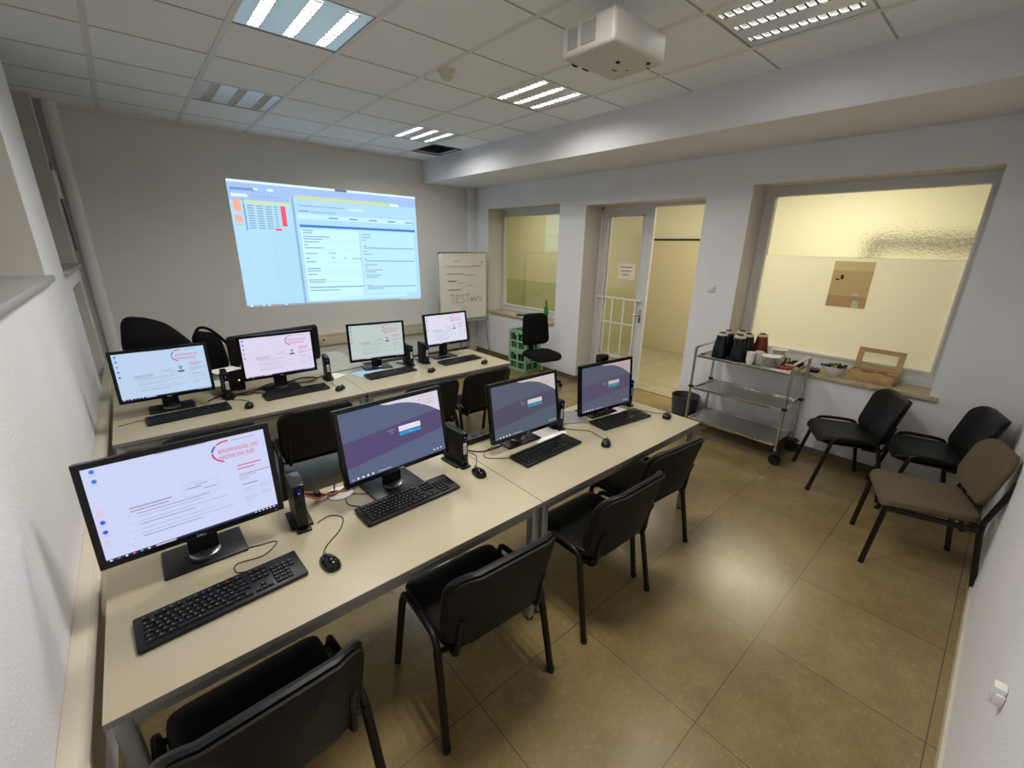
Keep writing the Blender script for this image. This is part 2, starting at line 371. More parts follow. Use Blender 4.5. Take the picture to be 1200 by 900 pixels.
# corridor-side windows (frames set deep in the wall)
FX = XR+0.33
def framed(name, y0, y1, z0, z1, m=FRAMEW, wl=0.08, wr=0.08, wt=0.09, wb=0.10, x=FX):
    b = MB(); wall('', 'x', x, x+0.06, y0, y1, z0, z1, [(y0+wr, y1-wl, z0+wb, z1-wt)], m, mb=b)
    b.box(x-0.012, x, y0+wr-0.02, y1-wl+0.02, z0+wb-0.02, z0+wb, m); b.box(x-0.012, x, y0+wr-0.02, y1-wl+0.02, z1-wt, z1-wt+0.02, m)
    b.box(x-0.012, x, y0+wr-0.02, y0+wr, z0+wb, z1-wt, m); b.box(x-0.012, x, y1-wl, y1-wl+0.02, z0+wb, z1-wt, m)
    return struct(b.build(name))
f3 = framed('window_3', WA[0], WA[1], WA[2], WA[3], wl=0.05, wr=0.05, wt=0.11, wb=0.10)
g = MB(); g.box(FX+0.028, FX+0.034, WA[0]+0.03, WA[1]-0.03, WA[2]+0.08, WA[3]-0.08, clear_glass('corridor_glass', 0.14, (0.93,0.95,0.85), 0.03)); g.build('window_pane', f3)
f4 = framed('window_4', WB[0], WB[1], WB[2], WB[3], wl=0.10, wr=0.06, wt=0.09, wb=0.13)
ZF = 1.865
g = MB(); g.box(FX+0.028, FX+0.034, WB[0]+0.04, WB[1]-0.04, ZF, WB[3]-0.07, pattern_glass('hammered_glass')); g.build('window_pane', f4)
g = MB(); g.box(FX+0.030, FX+0.033, WB[0]+0.04, WB[1]-0.04, WB[2]+0.1, ZF, film('frosted_film', (0.92,0.90,0.82))); tag(g.build('frosted_pane', f4), 'frosted lower pane')
# window boards
for i, (w, nm) in enumerate(((WA, 'window_board'), (WB, 'window_board'))):
    b = MB(); b.box(XR-0.03, FX, w[0]-(0.055 if i else 0.0)+0.001, w[1]-0.001, w[2]-0.035, w[2]+0.002, STONE, 0.005)
    b.box(FX-0.03, FX, w[0]+0.01, w[1]-0.01, w[2], w[2]+0.035, FRAMEW); struct(b.build('trim_%d' % (11+i)))

# door frame and glazed leaf
b = MB(); X0 = XR+0.33
b.box(X0, XR+TW+0.02, DY1-0.045, DY1, 0, DZ, FRAMEW, 0.004); b.box(X0, XR+TW+0.02, DY0, DY0+0.03, 0, DZ, FRAMEW, 0.004); b.box(X0, XR+TW+0.02, DY0, DY1, DZ-0.035, DZ, FRAMEW, 0.004)
struct(b.build('trim_13'))
LY0, LY1 = 1.93, DY1-0.045; gy0, gy1, gz0, gz1 = 2.07, 2.60, 0.42, 2.32
b = MB(); wall('', 'x', 5.40, 5.445, LY0, LY1, 0.012, DZ-0.04, [(gy0, gy1, gz0, gz1)], FRAMEW, mb=b)
for yy in (gy0, gy1-0.018): b.box(5.392, 5.40, yy, yy+0.018, gz0, gz1, FRAMEW)
b.box(5.392, 5.40, gy0, gy1, gz0, gz0+0.018, FRAMEW); b.box(5.392, 5.40, gy0, gy1, gz1-0.018, gz1, FRAMEW)
door = struct(b.build('door_1'))
g = MB(); g.box(5.42, 5.426, gy0-0.01, gy1+0.01, gz0-0.01, gz1+0.01, pattern_glass('ornamental_glass', 70, 0.35, 0.05)); g.build('glass_pane', door)
g = MB(); BARW = mat('cream_bar', (0.80,0.78,0.68), 0.4)
g.box(5.350, 5.372, 1.98, 2.70, 1.225, 1.25, BARW, 0.004)
for yy in (2.05, 2.235, 2.425, 2.605): g.box(5.354, 5.370, yy-0.011, yy+0.011, 0.40, 1.24, BARW, 0.003)
g.box(5.354, 5.370, 2.05, 2.605, 0.885, 0.907, BARW, 0.003); g.box(5.354, 5.370, 2.05, 2.605, 0.40, 0.422, BARW, 0.003)
g.box(5.354, 5.370, 2.598, 2.612, 1.24, 2.28, BARW, 0.003)
for yy in (2.03, 2.625): g.box(5.37, 5.40, yy-0.01, yy+0.01, 1.23, 1.245, BARW)
tag(g.build('protective_grille', door), 'white protective bars over the lower glass')
g = MB(); g.cyl((5.40, 1.99, 1.05), (5.35, 1.99, 1.05), 0.010, INOX, 10); g.tube([(5.35,1.99,1.05),(5.345,2.03,1.05),(5.345,2.09,1.045)], 0.009, INOX, 8); g.box(5.395, 5.40, 1.972, 2.008, 0.94, 1.12, INOX, 0.002)
g.build('door_handle', door)
g = MB(); g.box(5.412, 5.4185, 2.15, 2.42, 1.50, 1.71, film('backlit_paper', (0.9,0.89,0.86)))
INK = mat('ink', (0.05,0.05,0.05), 0.8)
for k, (wd) in enumerate((0.19, 0.16, 0.10)): g.box(5.4115, 5.412, 2.285-wd/2, 2.285+wd/2, 1.655-0.05*k, 1.665-0.05*k, INK)
tag(g.build('paper_notice'), 'white paper notice with three printed lines taped on the glass door', 'notice')

# corridor shell
CW = mat('corridor_cream', (0.78,0.74,0.58), 0.6); CG = mat('corridor_green_dado', (0.56,0.58,0.34), 0.45); CP = mat('corridor_panel', (0.66,0.58,0.40), 0.5)
XC = 8.0
b = MB(); b.box(XC, XC+0.1, 3.9, 9.5, 1.06, 3.2, CW); b.box(XC, XC+0.1, 3.9, 9.5, 0, 1.06, CG); b.box(XC, XC+0.1, -4.5, 3.9, 0, 3.2, CW); struct(b.build('wall_corridor'))
b = MB(); b.box(5.445, XC, 9.4, 9.5, 0, 3.2, CW); struct(b.build('wall_corridor_far'))
b = MB(); b.box(5.445, XC, -4.5, -4.4, 0, 3.2, CW); struct(b.build('wall_corridor_near'))
b = MB(); b.box(XR+TW, XR+TW+0.005, YN-3.0, YN-0.2, 0, 3.2, CW); b.box(XR+TW, XR+TW+0.005, YS+0.2, 9.5, 0, 3.2, CW); struct(b.build('wall_corridor_side'))
b = MB(); b.box(5.445, XC+0.1, -4.5, 9.5, 3.1, 3.2, mat('corridor_ceiling', (0.75,0.72,0.62), 0.8)); struct(b.build('ceiling_corridor'))
b = MB(); b.box(XC-0.05, XC, 2.0, 3.9, 0.0, 2.05, CP, 0.004); b.box(XC-0.055, XC, 2.0, 3.9, 2.05, 2.085, mat('dark_line', (0.04,0.035,0.03), 0.6)); 
struct(b.build('door_2'))
b = MB(); DF = mat('dark_door_frame', (0.10,0.09,0.07), 0.5)
b.box(XC-0.06, XC, 0.12, 0.20, 0, 2.08, DF); b.box(XC-0.06, XC, -1.6, 0.20, 1.98, 2.10, DF); b.box(XC-0.06, XC, -1.6, -1.52, 0, 2.0, DF); b.box(XC-0.03, XC-0.001, -1.52, 0.12, 0, 1.98, CW); struct(b.build('door_3'))
b = MB(); b.box(7.25, 7.30, 1.6, 1.62, 0, 0.1, SKIRT)
# corridor lamps (real fixtures, above the passage)
def corridor_lamp(x, y, k, watt):
    t = thing('corridor_ceiling_lamp', 'long lamp on the corridor ceiling, %s' % k, 'ceiling lamp', (x, y, 3.1), 0, 'corridor ceiling lamps')
    b = MB(); b.box(-0.16, 0.16, -0.6, 0.6, -0.05, 0, WHITEP, 0.01); b.build('lamp_housing', t)
    b = MB(); b.box(-0.14, 0.14, -0.58, 0.58, -0.058, -0.05, glow('corridor_diffuser', (255,235,180), 1.5)); b.build('diffuser', t)
    l = bpy.data.lights.new('corridor_light', 'AREA'); l.shape = 'RECTANGLE'; l.size = 0.28; l.size_y = 1.16; l.energy = watt; l.color = CORR_COL
    o = bpy.data.objects.new('corridor_light', l); COL.objects.link(o); o.parent = t; o.location = (0, 0, -0.065)
corridor_lamp(6.7, 6.2, 'behind the small window', CORR_WATT*0.42); corridor_lamp(6.7, 2.6, 'beyond the doorway', CORR_WATT*0.17); corridor_lamp(6.6, 0.45, 'behind the frosted window', CORR_WATT*0.9)

# ------------------------------------------------------------------ ceiling luminaires
REFL = mat('lamp_reflector', (0.75,0.75,0.73), 0.25, 0.6); LAMB = mat('lamp_blade', (0.08,0.085,0.09), 0.5, spec=0.1)
def luminaire(i, j, state, label, k=1.0):
    x0, x1, y0, y1 = cell(i, j); cx, cy = (x0+x1)/2, (y0+y1)/2; w = (x1-x0)-0.036; d = (y1-y0)-0.014
    t = thing('ceiling_luminaire', label, 'ceiling light', (cx, cy, ZC), 0, 'recessed louvre ceiling lights')
    sl = [-0.20, 0.0, 0.20]; sw = 0.036; sd = d/2-0.03
    b = MB(); wall('', 'z', 0.002, 0.008, -w/2, w/2, -d/2, d/2, [(s-sw, s+sw, -sd, sd) for s in sl], mat('lamp_panel', (0.75,0.77,0.78), 0.3, 0.5), mb=b)
    b.box(-w/2, w/2, -d/2, d/2, 0.085, 0.09, WHITEP); b.build('lamp_panel', t)
    for s in sl:
        b = MB(); P = [(s-sw, 0.005), (s-sw*0.75, 0.05), (s-sw*0.4, 0.07), (s+sw*0.4, 0.07), (s+sw*0.75, 0.05), (s+sw, 0.005)]
        for (ax, az), (bx_, bz) in zip(P[:-1], P[1:]): b.quad((ax,-sd,az), (ax,sd,az), (bx_,sd,bz), (bx_,-sd,bz), REFL)
        for yy in (-sd, sd): b.quad((s-sw,yy,0.005), (s+sw,yy,0.005), (s+sw,yy,0.07), (s-sw,yy,0.07), REFL)
        lv = b.build('reflector', t)
        b = MB(); n = 12
        for q in range(n):
            yy = -sd + (q+0.5)*2*sd/n
            b.box(s-sw+0.002, s+sw-0.002, yy-0.005, yy+0.005, 0.003, 0.011, LAMB if state == 'lit' else FRAMEW)
        for q in (-1, 1): b.box(s+q*(sw-0.003)-0.001, s+q*(sw-0.003)+0.001, -sd, sd, 0.003, 0.011, LAMB if state == 'lit' else FRAMEW)
        b.build('louvre', lv)
        b = MB(); b.cyl((s, -sd+0.01, 0.052), (s, sd-0.01, 0.052), 0.008, glow('tube_on' if state == 'lit' else 'tube_unlit_glow', (255,246,228) if state == 'lit' else (190,192,195), 3.0 if state == 'lit' else 0.5), 10); b.build('tube', lv)  # unlit tubes get a faint glow in place of reflected light
        if state == 'lit':
            l = bpy.data.lights.new('tube_light', 'AREA'); l.shape = 'RECTANGLE'; l.size = 0.064; l.size_y = 2*sd-0.03; l.energy = TUBE_WATT*k; l.color = LAMP_COL
            o = bpy.data.objects.new('tube_light', l); COL.objects.link(o); o.parent = t; o.location = (s, 0, 0.013)
luminaire(1, 3, 'lit', 'large bright louvre ceiling light at the top of the picture, left of the projector', 1.1)
luminaire(1, 6, 'off', 'dim louvre ceiling light near the far wall above the projected picture')
luminaire(4, 6, 'lit', 'small far louvre ceiling light beside the missing ceiling panel', 0.85)
luminaire(4, 3, 'lit', 'louvre ceiling light between the smoke detector and the beam', 0.8)
luminaire(4, 0, 'lit', 'louvre ceiling light at the top right, behind the projector', 0.16)
luminaire(1, 0, 'lit', 'louvre ceiling light overhead, out of the picture', 1.5)
# what shows in the missing panel
b = MB(); hx0, hx1, hy0, hy1 = HOLE
b.tube([(hx0-0.2, hy0+0.1, ZC+0.16), (hx0+0.15, hy0+0.25, ZC+0.12), (hx0+0.25, hy0+0.4, ZC+0.14), (hx0+0.3, hy1+0.2, ZC+0.2)], 0.05, mat('foil_hose', (0.35,0.34,0.32), 0.4, 0.6), 12, smooth_pts=6)
tag(b.build('ventilation_hose'), 'flexible hose lying above the missing ceiling panel', 'hose')
b = MB(); wall('', 'z', ZC-0.004, ZC+0.002, hx0-0.02, hx1+0.02, hy0-0.02, hy1+0.02, [HOLE], mat('dark_line', (0.04,0.035,0.03), 0.6), mb=b); struct(b.build('trim_14'))

# smoke detector
t = thing('smoke_detector', 'round cream smoke detector on the ceiling panels', 'smoke detector', (2.36, 1.93, ZC))
IV = mat('ivory_plastic', (0.66,0.62,0.50), 0.4)
b = MB(); b.lathe([(0.062,0.0),(0.062,-0.012),(0.055,-0.02)], IV, 28); b.build('mounting_base', t)
b = MB(); b.lathe([(0.052,-0.02),(0.052,-0.035),(0.042,-0.05),(0.030,-0.055)], IV, 28); b.lathe([(0.030,-0.055),(0.030,-0.066),(0.02,-0.072),(0.0,-0.073)], IV, 24)
b.lathe([(0.045,-0.038),(0.0465,-0.0385),(0.043,-0.046)], mat('detector_slot', (0.12,0.11,0.09), 0.6), 28); b.build('sensor_head', t)

# ------------------------------------------------------------------ DESKS
def desk(label, x0, y0, w=1.6, d=0.8, group='white office desks', inset=0.02):
    t = thing('desk', label, 'desk', (x0, y0, 0), 0, group)
    b = MB(); b.box(0.0015, w-0.0015, 0, d, TOP-0.024, TOP-0.002, DESKEDGE, 0.001, 1); b.box(0.002, w-0.002, 0.0005, d-0.0005, TOP-0.003, TOP, DESK); b.build('tabletop', t)
    b = MB(); s = 0.02
    b.box(inset, w-inset, 0.015, 0.04, TOP-0.065, TOP-0.0245, STEEL); b.box(inset, w-inset, d-0.04, d-0.015, TOP-0.065, TOP-0.0245, STEEL)
    b.box(0.012, 0.037, 0.04, d-0.04, TOP-0.065, TOP-0.0245, STEEL); b.box(w-0.037, w-0.012, 0.04, d-0.04, TOP-0.065, TOP-0.0245, STEEL); b.build('frame', t)
    for x in (0.012, w-0.057):
        for y in (0.012, d-0.057):
            b = MB(); b.box(x, x+0.045, y, y+0.045, 0.012, TOP-0.0246, STEEL, 0.008); l = b.build('leg', t)
            b = MB(); b.lathe([(0.02,0),(0.024,0.006),(0.022,0.014)], BLACKP, 14, c=(x+0.0225, y+0.0225, 0)); b.build('foot', l)
    return t
Y2 = 2.0874
desk('white desk in the front row beside the left wall', 0, 0)
desk('white desk in the front row at the aisle end', 1.6, 0)
desk('white desk in the second row beside the left wall', 0, Y2)
desk('white desk in the second row nearest the flipchart', 1.6, Y2)
desk('white desk carrying the black bag, against the far side of the second row', 0.0, Y2+0.802, w=1.93)

# ------------------------------------------------------------------ CHAIRS
def curved_back(w, cz, y0, tilt, bow):
    def fn(x, y, z):   # pad lies in xy: x width, y height, z thickness (front towards +z)
        yy = -z + bow*(x/(w/2))**2*1.0
        Y = y*math.cos(tilt); 
        return (x, y0 + yy*1.0 - y*math.sin(tilt), cz + Y)
    return fn
def side_pts(s):
    return dict(front=[(s*0.275,0.235,0.0),(s*0.268,0.185,0.25),(s*0.262,0.150,0.43)],
                rear=[(s*0.280,-0.245,0.0),(s*0.270,-0.200,0.25),(s*0.262,-0.165,0.43)],
                rail=[(s*0.262,0.150,0.43),(s*0.261,0.135,0.468),(s*0.260,0.10,0.486),(s*0.26,0.0,0.490),(s*0.26,-0.11,0.486),(s*0.261,-0.150,0.465),(s*0.262,-0.165,0.43)])
def visitor_chair(label, loc, rz, group):
    t = thing('visitor_chair', label, 'chair', loc, rz, group)
    b = MB()
    def sf(x, y, z):
        dz = -0.035*max(0, (y-0.13)/0.09)**2 + 0.012*abs(x/0.235)**2 if True else 0
        return (x, y+0.015, 0.425+z+dz)
    b.pad(0.475, 0.43, 0.045, LEATHER, cr=0.07, edge=0.02, crown=0.006, fn=sf)
    b.build('seat', t)
    b = MB(); b.pad(0.46, 0.415, 0.006, BLACKP, cr=0.07, edge=0.003, crown=0, fn=lambda x, y, z: (x, y+0.01, 0.417+z)); b.build('seat_shell', t)
    b = MB(); b.pad(0.51, 0.40, 0.035, LEATHER, cr=0.10, edge=0.016, crown=0.004, fn=lambda x, y, z: (x*(1+0.10*y), -0.292 + z*1.0 + 0.075*(x/0.245)**2 - y*0.24, 0.640 + y*0.98))
    bk = b.build('backrest', t)
    b = MB(); b.pad(0.495, 0.385, 0.012, BACKSHELL, cr=0.095, edge=0.006, crown=0.0, fn=lambda x, y, z: (x*(1+0.10*y), -0.2935 - z*1.0 + 0.075*(x/0.245)**2 - y*0.24, 0.640 + y*0.98)); b.build('back_shell', bk)
    for s in (-1, 1):
        P = side_pts(s)
        for k in ('front', 'rear'):
            b = MB(); b.tube(P[k], 0.0145, TUBEB, 12, sx=1.15, smooth_pts=3); l = b.build('leg', t)
            fx, fy, fz = P[k][0]; b = MB(); b.lathe([(0.017,0.0),(0.018,0.016),(0.0165,0.022)], BLACKP, 12, c=(fx, fy, 0)); b.build('foot_cap', l)
        b = MB(); b.tube(P['rail'], 0.0135, TUBEB, 10, smooth_pts=4); b.build('side_rail', t)
        b = MB(); b.tube([(s*0.20,-0.08,0.405),(s*0.205,-0.17,0.402),(s*0.207,-0.205,0.415),(s*0.205,-0.222,0.455),(s*0.202,-0.232,0.55),(s*0.200,-0.252,0.62)], 0.011, TUBEB, 8, smooth_pts=4); b.build('back_support', t)
    for yy in (0.150, -0.165):
        b = MB(); b.tube([(-0.262,yy,0.425),(-0.20,yy,0.408),(0.20,yy,0.408),(0.262,yy,0.425)], 0.011, TUBEB, 8); b.build('cross_tube', t)
    return t
G1 = 'black visitor chairs along the front row of desks'; G2 = 'black visitor chairs between the two rows'; G3 = 'visitor chairs by the right wall'
c0 = visitor_chair('black visitor chair in the bottom left corner, nearest the camera', (0.335, -0.01, 0), R(2), G1)
def chair_copy(label, x, y, rz, group):
    c = copy_tree(c0); c.location = (x, y, 0); c.rotation_euler.z = R(rz); c['label'] = label; c['group'] = group; return c
chair_copy('black visitor chair at the second keyboard of the front row', 1.165, 0.0, -3, G1)
chair_copy('black visitor chair pushed in just right of the desk joint, front row', 1.955, -0.02, -1, G1)
chair_copy('black visitor chair at the aisle end of the front row', 2.56, 0.07, -4, G1)
chair_copy('black visitor chair mostly hidden behind the nearest monitor', 0.46, 1.98, 2, G2)
chair_copy('black visitor chair seen between the two nearest monitors', 1.10, 1.98, -2, G2)
chair_copy('black visitor chair half hidden behind the second front monitor, second row', 2.02, 1.96, -2, G2)
chair_copy('black visitor chair at the end of the second row, left of the green crates', 2.62, 1.98, -2, G2)
chair_copy('black visitor chair standing beside the trolley under the window board', 4.615, -0.600, 27, G3)
chair_copy('black visitor chair in the far right corner behind the brown chair', 4.70, -1.115, 16, G3)

def brown_chair():
    t = thing('stacking_chair', 'brown upholstered chair with square black legs, at the right edge', 'chair', (3.81, -1.185, 0), R(17.5))
    b = MB()
    def sf(x, y, z): return (x*(1.0+0.10*(y/0.23)), y, 0.435+z-0.02*max(0,(y-0.12)/0.1)**2)
    b.pad(0.46, 0.46, 0.055, BROWNF, cr=0.05, edge=0.02, crown=0.008, fn=sf); b.build('seat', t)
    b = MB(); b.pad(0.45, 0.34, 0.04, BROWNF, cr=0.11, edge=0.018, crown=0.004, fn=lambda x, y, z: (x, -0.275 + z + 0.04*(x/0.225)**2 - y*0.22, 0.70 + y*0.97)); b.build('backrest', t)
    for s in (-1, 1):
        b = MB(); b.tube([(s*0.235,0.235,0),(s*0.232,0.20,0.425)], 0.0155, TUBEB, 4, sx=1); b.build('leg', t)
        b = MB(); b.tube([(s*0.235,-0.285,0),(s*0.225,-0.225,0.40),(s*0.222,-0.225,0.47),(s*0.215,-0.275,0.66),(s*0.21,-0.30,0.74)], 0.0155, TUBEB, 4); b.build('leg', t)
        b = MB(); b.box(s*0.232-0.012, s*0.232+0.012, -0.215, 0.20, 0.405, 0.432, TUBEB); b.build('side_rail', t)
    b = MB(); b.box(-0.23, 0.23, 0.185, 0.21, 0.405, 0.432, TUBEB); b.box(-0.22, 0.22, -0.225, -0.20, 0.405, 0.432, TUBEB); b.build('cross_rail', t)
brown_chair()

def task_chair():
    t = thing('office_chair', 'black swivel office chair in front of the green crates', 'office chair', (4.40, 2.83, 0), R(168))
    b = MB(); b.pad(0.47, 0.46, 0.07, BLACKF, cr=0.12, edge=0.03, crown=0.01, fn=lambda x, y, z: (x, y, 0.445+z-0.03*max(0,(y-0.1)/0.12)**2)); b.build('seat', t)
    b = MB(); b.pad(0.42, 0.44, 0.06, BLACKF, cr=0.09, edge=0.025, crown=0.012, fn=lambda x, y, z: (x*(1-0.06*y/0.22), -0.26+z+0.05*(x/0.21)**2-y*0.10, 0.80+y)); b.build('backrest', t)
    b = MB(); b.tube([(0,-0.05,0.43),(0,-0.20,0.42),(0,-0.28,0.48),(0,-0.285,0.72)], 0.02, BLACKP, 8, sx=2.0, smooth_pts=4); b.build('back_bar', t)
    b = MB(); b.box(-0.09,0.09,-0.11,0.11,0.395,0.443,BLACKP,0.012); b.tube([(0.09,0.03,0.42),(0.2,0.04,0.42)],0.006,BLACKP,8); b.build('tilt_mechanism', t)
    b = MB(); b.cyl((0,0,0.10),(0,0,0.25),0.028,BLACKP,16); b.cyl((0,0,0.25),(0,0,0.40),0.016,INOX,16); b.build('gas_column', t)
    base = MB(); base.lathe([(0.045,0.075),(0.05,0.11),(0.03,0.125)], BLACKP, 20)
    for k in range(5):
        a = 2*PI*k/5+0.3; M = Matrix.Rotation(a, 4, 'Z'); base.tube([(0.03,0,0.105),(0.15,0,0.095),(0.29,0,0.072)], 0.02, BLACKP, 8, M=M, sx=0.8)
    bo = base.build('star_base', t)
    for k in range(5):
        a = 2*PI*k/5+0.3; x, y = 0.29*math.cos(a), 0.29*math.sin(a); n = Vector((-math.sin(a), math.cos(a), 0))
        b = MB()
        for s in (-1, 1): b.cyl(Vector((x,y,0.027))+n*0.006*s, Vector((x,y,0.027))+n*0.026*s, 0.027, BLACKP, 16)
        b.cyl((x,y,0.03),(x,y,0.075),0.012,BLACKP,8); b.build('castor', bo)
task_chair()

# ------------------------------------------------------------------ SCREEN PICTURES
def flat(mb, mp, u0, v0, u1, v1, m, lift=1):
    mb.quad(mp(u0,v0,lift), mp(u1,v0,lift), mp(u1,v1,lift), mp(u0,v1,lift), m)
def maptext(mb, txt, m, mp, u, v, h, wmax=None, asp=1.6, lift=2):
    """text with left baseline at (u,v) (v down), cap height h in v units"""
    tmp = MB(); w = tmp.text(txt, m, Matrix.Identity(4), 1.0); sc = h/0.70
    sx = sc/asp
    if wmax: sx = wmax/max(w, 1e-6)
    vs = [mp(u+p[0]*sx, v-p[1]*sc, lift) for p in tmp.v]
    mb.add(vs, tmp.f, m, None, False)
def arc(mb, mp, cu, cv, ru, rv, a0, a1, wd, m, lift=2, n=14):
    for k in range(n):
        A = R(a0+(a1-a0)*k/n); B = R(a0+(a1-a0)*(k+1)/n)
        q = []
        for a, s in ((A,1),(B,1),(B,1-wd),(A,1-wd)): q.append(mp(cu+ru*s*math.cos(a), cv-rv*s*math.sin(a), lift))
        mb.quad(*q, m)
def logo(mb, mp, u, v, s, strong=True):
    red = glow('logo_red', (212,84,112)) ; blue = glow('logo_blue', (95,105,195)); gr = glow('logo_grey', (150,155,190))
    cu, cv, ru, rv = u+0.085*s, v+0.085*s*1.2, 0.095*s, 0.105*s*1.2
    arc(mb, mp, cu, cv, ru, rv, 178, 252, 0.14, red); arc(mb, mp, cu, cv, ru, rv, 135, 172, 0.14, blue); arc(mb, mp, cu, cv, ru, rv, 78, 128, 0.14, red)
    maptext(mb, 'BERGMANNSHEIL UND', red, mp, u+0.030*s, v+0.098*s*1.2, 0.040*s*1.2, 0.255*s)
    maptext(mb, 'KINDERKLINIK BUER', red, mp, u+0.030*s, v+0.160*s*1.2, 0.040*s*1.2, 0.225*s)
    flat(mb, mp, u+0.12*s, v-0.012*s, u+0.27*s, v-0.004*s, gr, 2)
def lines(mb, mp, rows, m):
    for (u0, v, u1, h) in rows: flat(mb, mp, u0, v, u1, v+h, m, 2)
def desktop_picture(mb, mp, base, var=0):
    bg = glow('desk_bg_%d%d%d' % base, base); flat(mb, mp, 0, 0, 1, 1, bg, 0)
    t1 = glow('text_grey_%d' % var, tuple(int(c*0.74) for c in base)); t2 = glow('text_faint_%d' % var, tuple(int(c*0.87) for c in base)); dk = glow('text_dark', (95,95,125)); rd = glow('text_red', (215,110,140))
    logo(mb, mp, 0.665 if var == 0 else 0.62, 0.06, 1.0 if var == 0 else 1.05)
    flat(mb, mp, 0.36, 0.0, 0.64, 0.016, t1, 2)
    # left column heading and bullet lines
    lines(mb, mp, [(0.17,0.505,0.39,0.014),(0.17,0.54,0.37,0.012)], t1)
    for k, (a, wd) in enumerate(((0.58,0.40),(0.615,0.36),(0.665,0.50),(0.70,0.30),(0.755,0.42),(0.80,0.52),(0.835,0.33))):
        flat(mb, mp, 0.20, a, 0.20+wd, a+0.009, t2 if k % 3 else t1, 2)
        if k % 2 == 0: flat(mb, mp, 0.155, a, 0.161, a+0.009, t1, 2)
    # diagram box
    for (u0,v0,u1,v1) in ((0.46,0.42,0.665,0.424),(0.46,0.56,0.665,0.564),(0.46,0.42,0.462,0.564),(0.663,0.42,0.665,0.564)): flat(mb, mp, u0, v0, u1, v1, t2, 2)
    lines(mb, mp, [(0.475,0.47,0.56,0.012),(0.57,0.51,0.65,0.010),(0.53,0.445,0.60,0.008)], t1)
    if var:
        flat(mb, mp, 0.655, 0.50, 0.725, 0.54, dk, 3)
        mb.quad(mp(0.683,0.42,3), mp(0.697,0.42,3), mp(0.697,0.49,3), mp(0.683,0.49,3), dk); mb.quad(mp(0.665,0.40,3), mp(0.672,0.395,3), mp(0.695,0.435,3), mp(0.685,0.445,3), dk); mb.quad(mp(0.715,0.40,3), mp(0.708,0.395,3), mp(0.685,0.435,3), mp(0.695,0.445,3), dk)
    # right column
    lines(mb, mp, [(0.79,0.36,0.945,0.014),(0.79,0.40,0.90,0.014)], rd)
    lines(mb, mp, [(0.79,0.475,0.99,0.010),(0.79,0.50,0.90,0.008),(0.79,0.53,0.85,0.007),(0.80,0.60,0.90,0.014)], t1)
    lines(mb, mp, [(0.80,0.66,0.87,0.008),(0.80,0.685,0.86,0.008),(0.91,0.655,0.97,0.008),(0.91,0.68,0.96,0.008),(0.80,0.76,0.87,0.008),(0.80,0.785,0.88,0.008),(0.80,0.81,0.85,0.008),(0.91,0.75,0.98,0.008),(0.91,0.775,0.97,0.008)], t2)
    # icons
    ib = glow('icon_blue', (60,130,215)); ip = glow('icon_pink', (235,190,215)); idb = glow('icon_deep', (70,90,225))
    icons = [(0.05,0.045,ib),(0.05,0.145,ib),(0.03,0.46,ip),(0.035,0.575,idb),(0.035,0.68,idb),(0.03,0.79,ip)] if var == 0 else [(0.035,0.06,ib),(0.035,0.16,ib),(0.035,0.27,t1),(0.035,0.38,rd if var > 1 else ib),(0.035,0.49,rd if var > 1 else idb)]
    for (u, v, m) in icons:
        mb.add([mp(u+0.013*math.cos(2*PI*k/12), v+0.022*math.sin(2*PI*k/12), 2) for k in range(12)], [tuple(range(12))], m, None, False); flat(mb, mp, u-0.018, v+0.036, u+0.018, v+0.042, t2, 2)
    taskbar(mb, mp)
def taskbar(mb, mp, dark=True):
    tb = glow('taskbar', (45,45,75)); flat(mb, mp, 0.0, 0.972, 1, 1, tb, 2)
    cs = [(235,235,245),(120,120,150),(240,240,250),(225,110,110),(110,170,225),(225,225,235)]
    for k, c in enumerate(cs): flat(mb, mp, 0.018+0.038*k, 0.977, 0.030+0.038*k, 0.995, glow('tb_%d' % k, c), 3)
    flat(mb, mp, 0.25, 0.978, 0.36, 0.994, glow('tb_search', (200,200,235)), 3)
    for k in range(6): flat(mb, mp, 0.84+0.025*k, 0.980, 0.852+0.025*k, 0.992, glow('tb_0', (235,235,245)), 3)
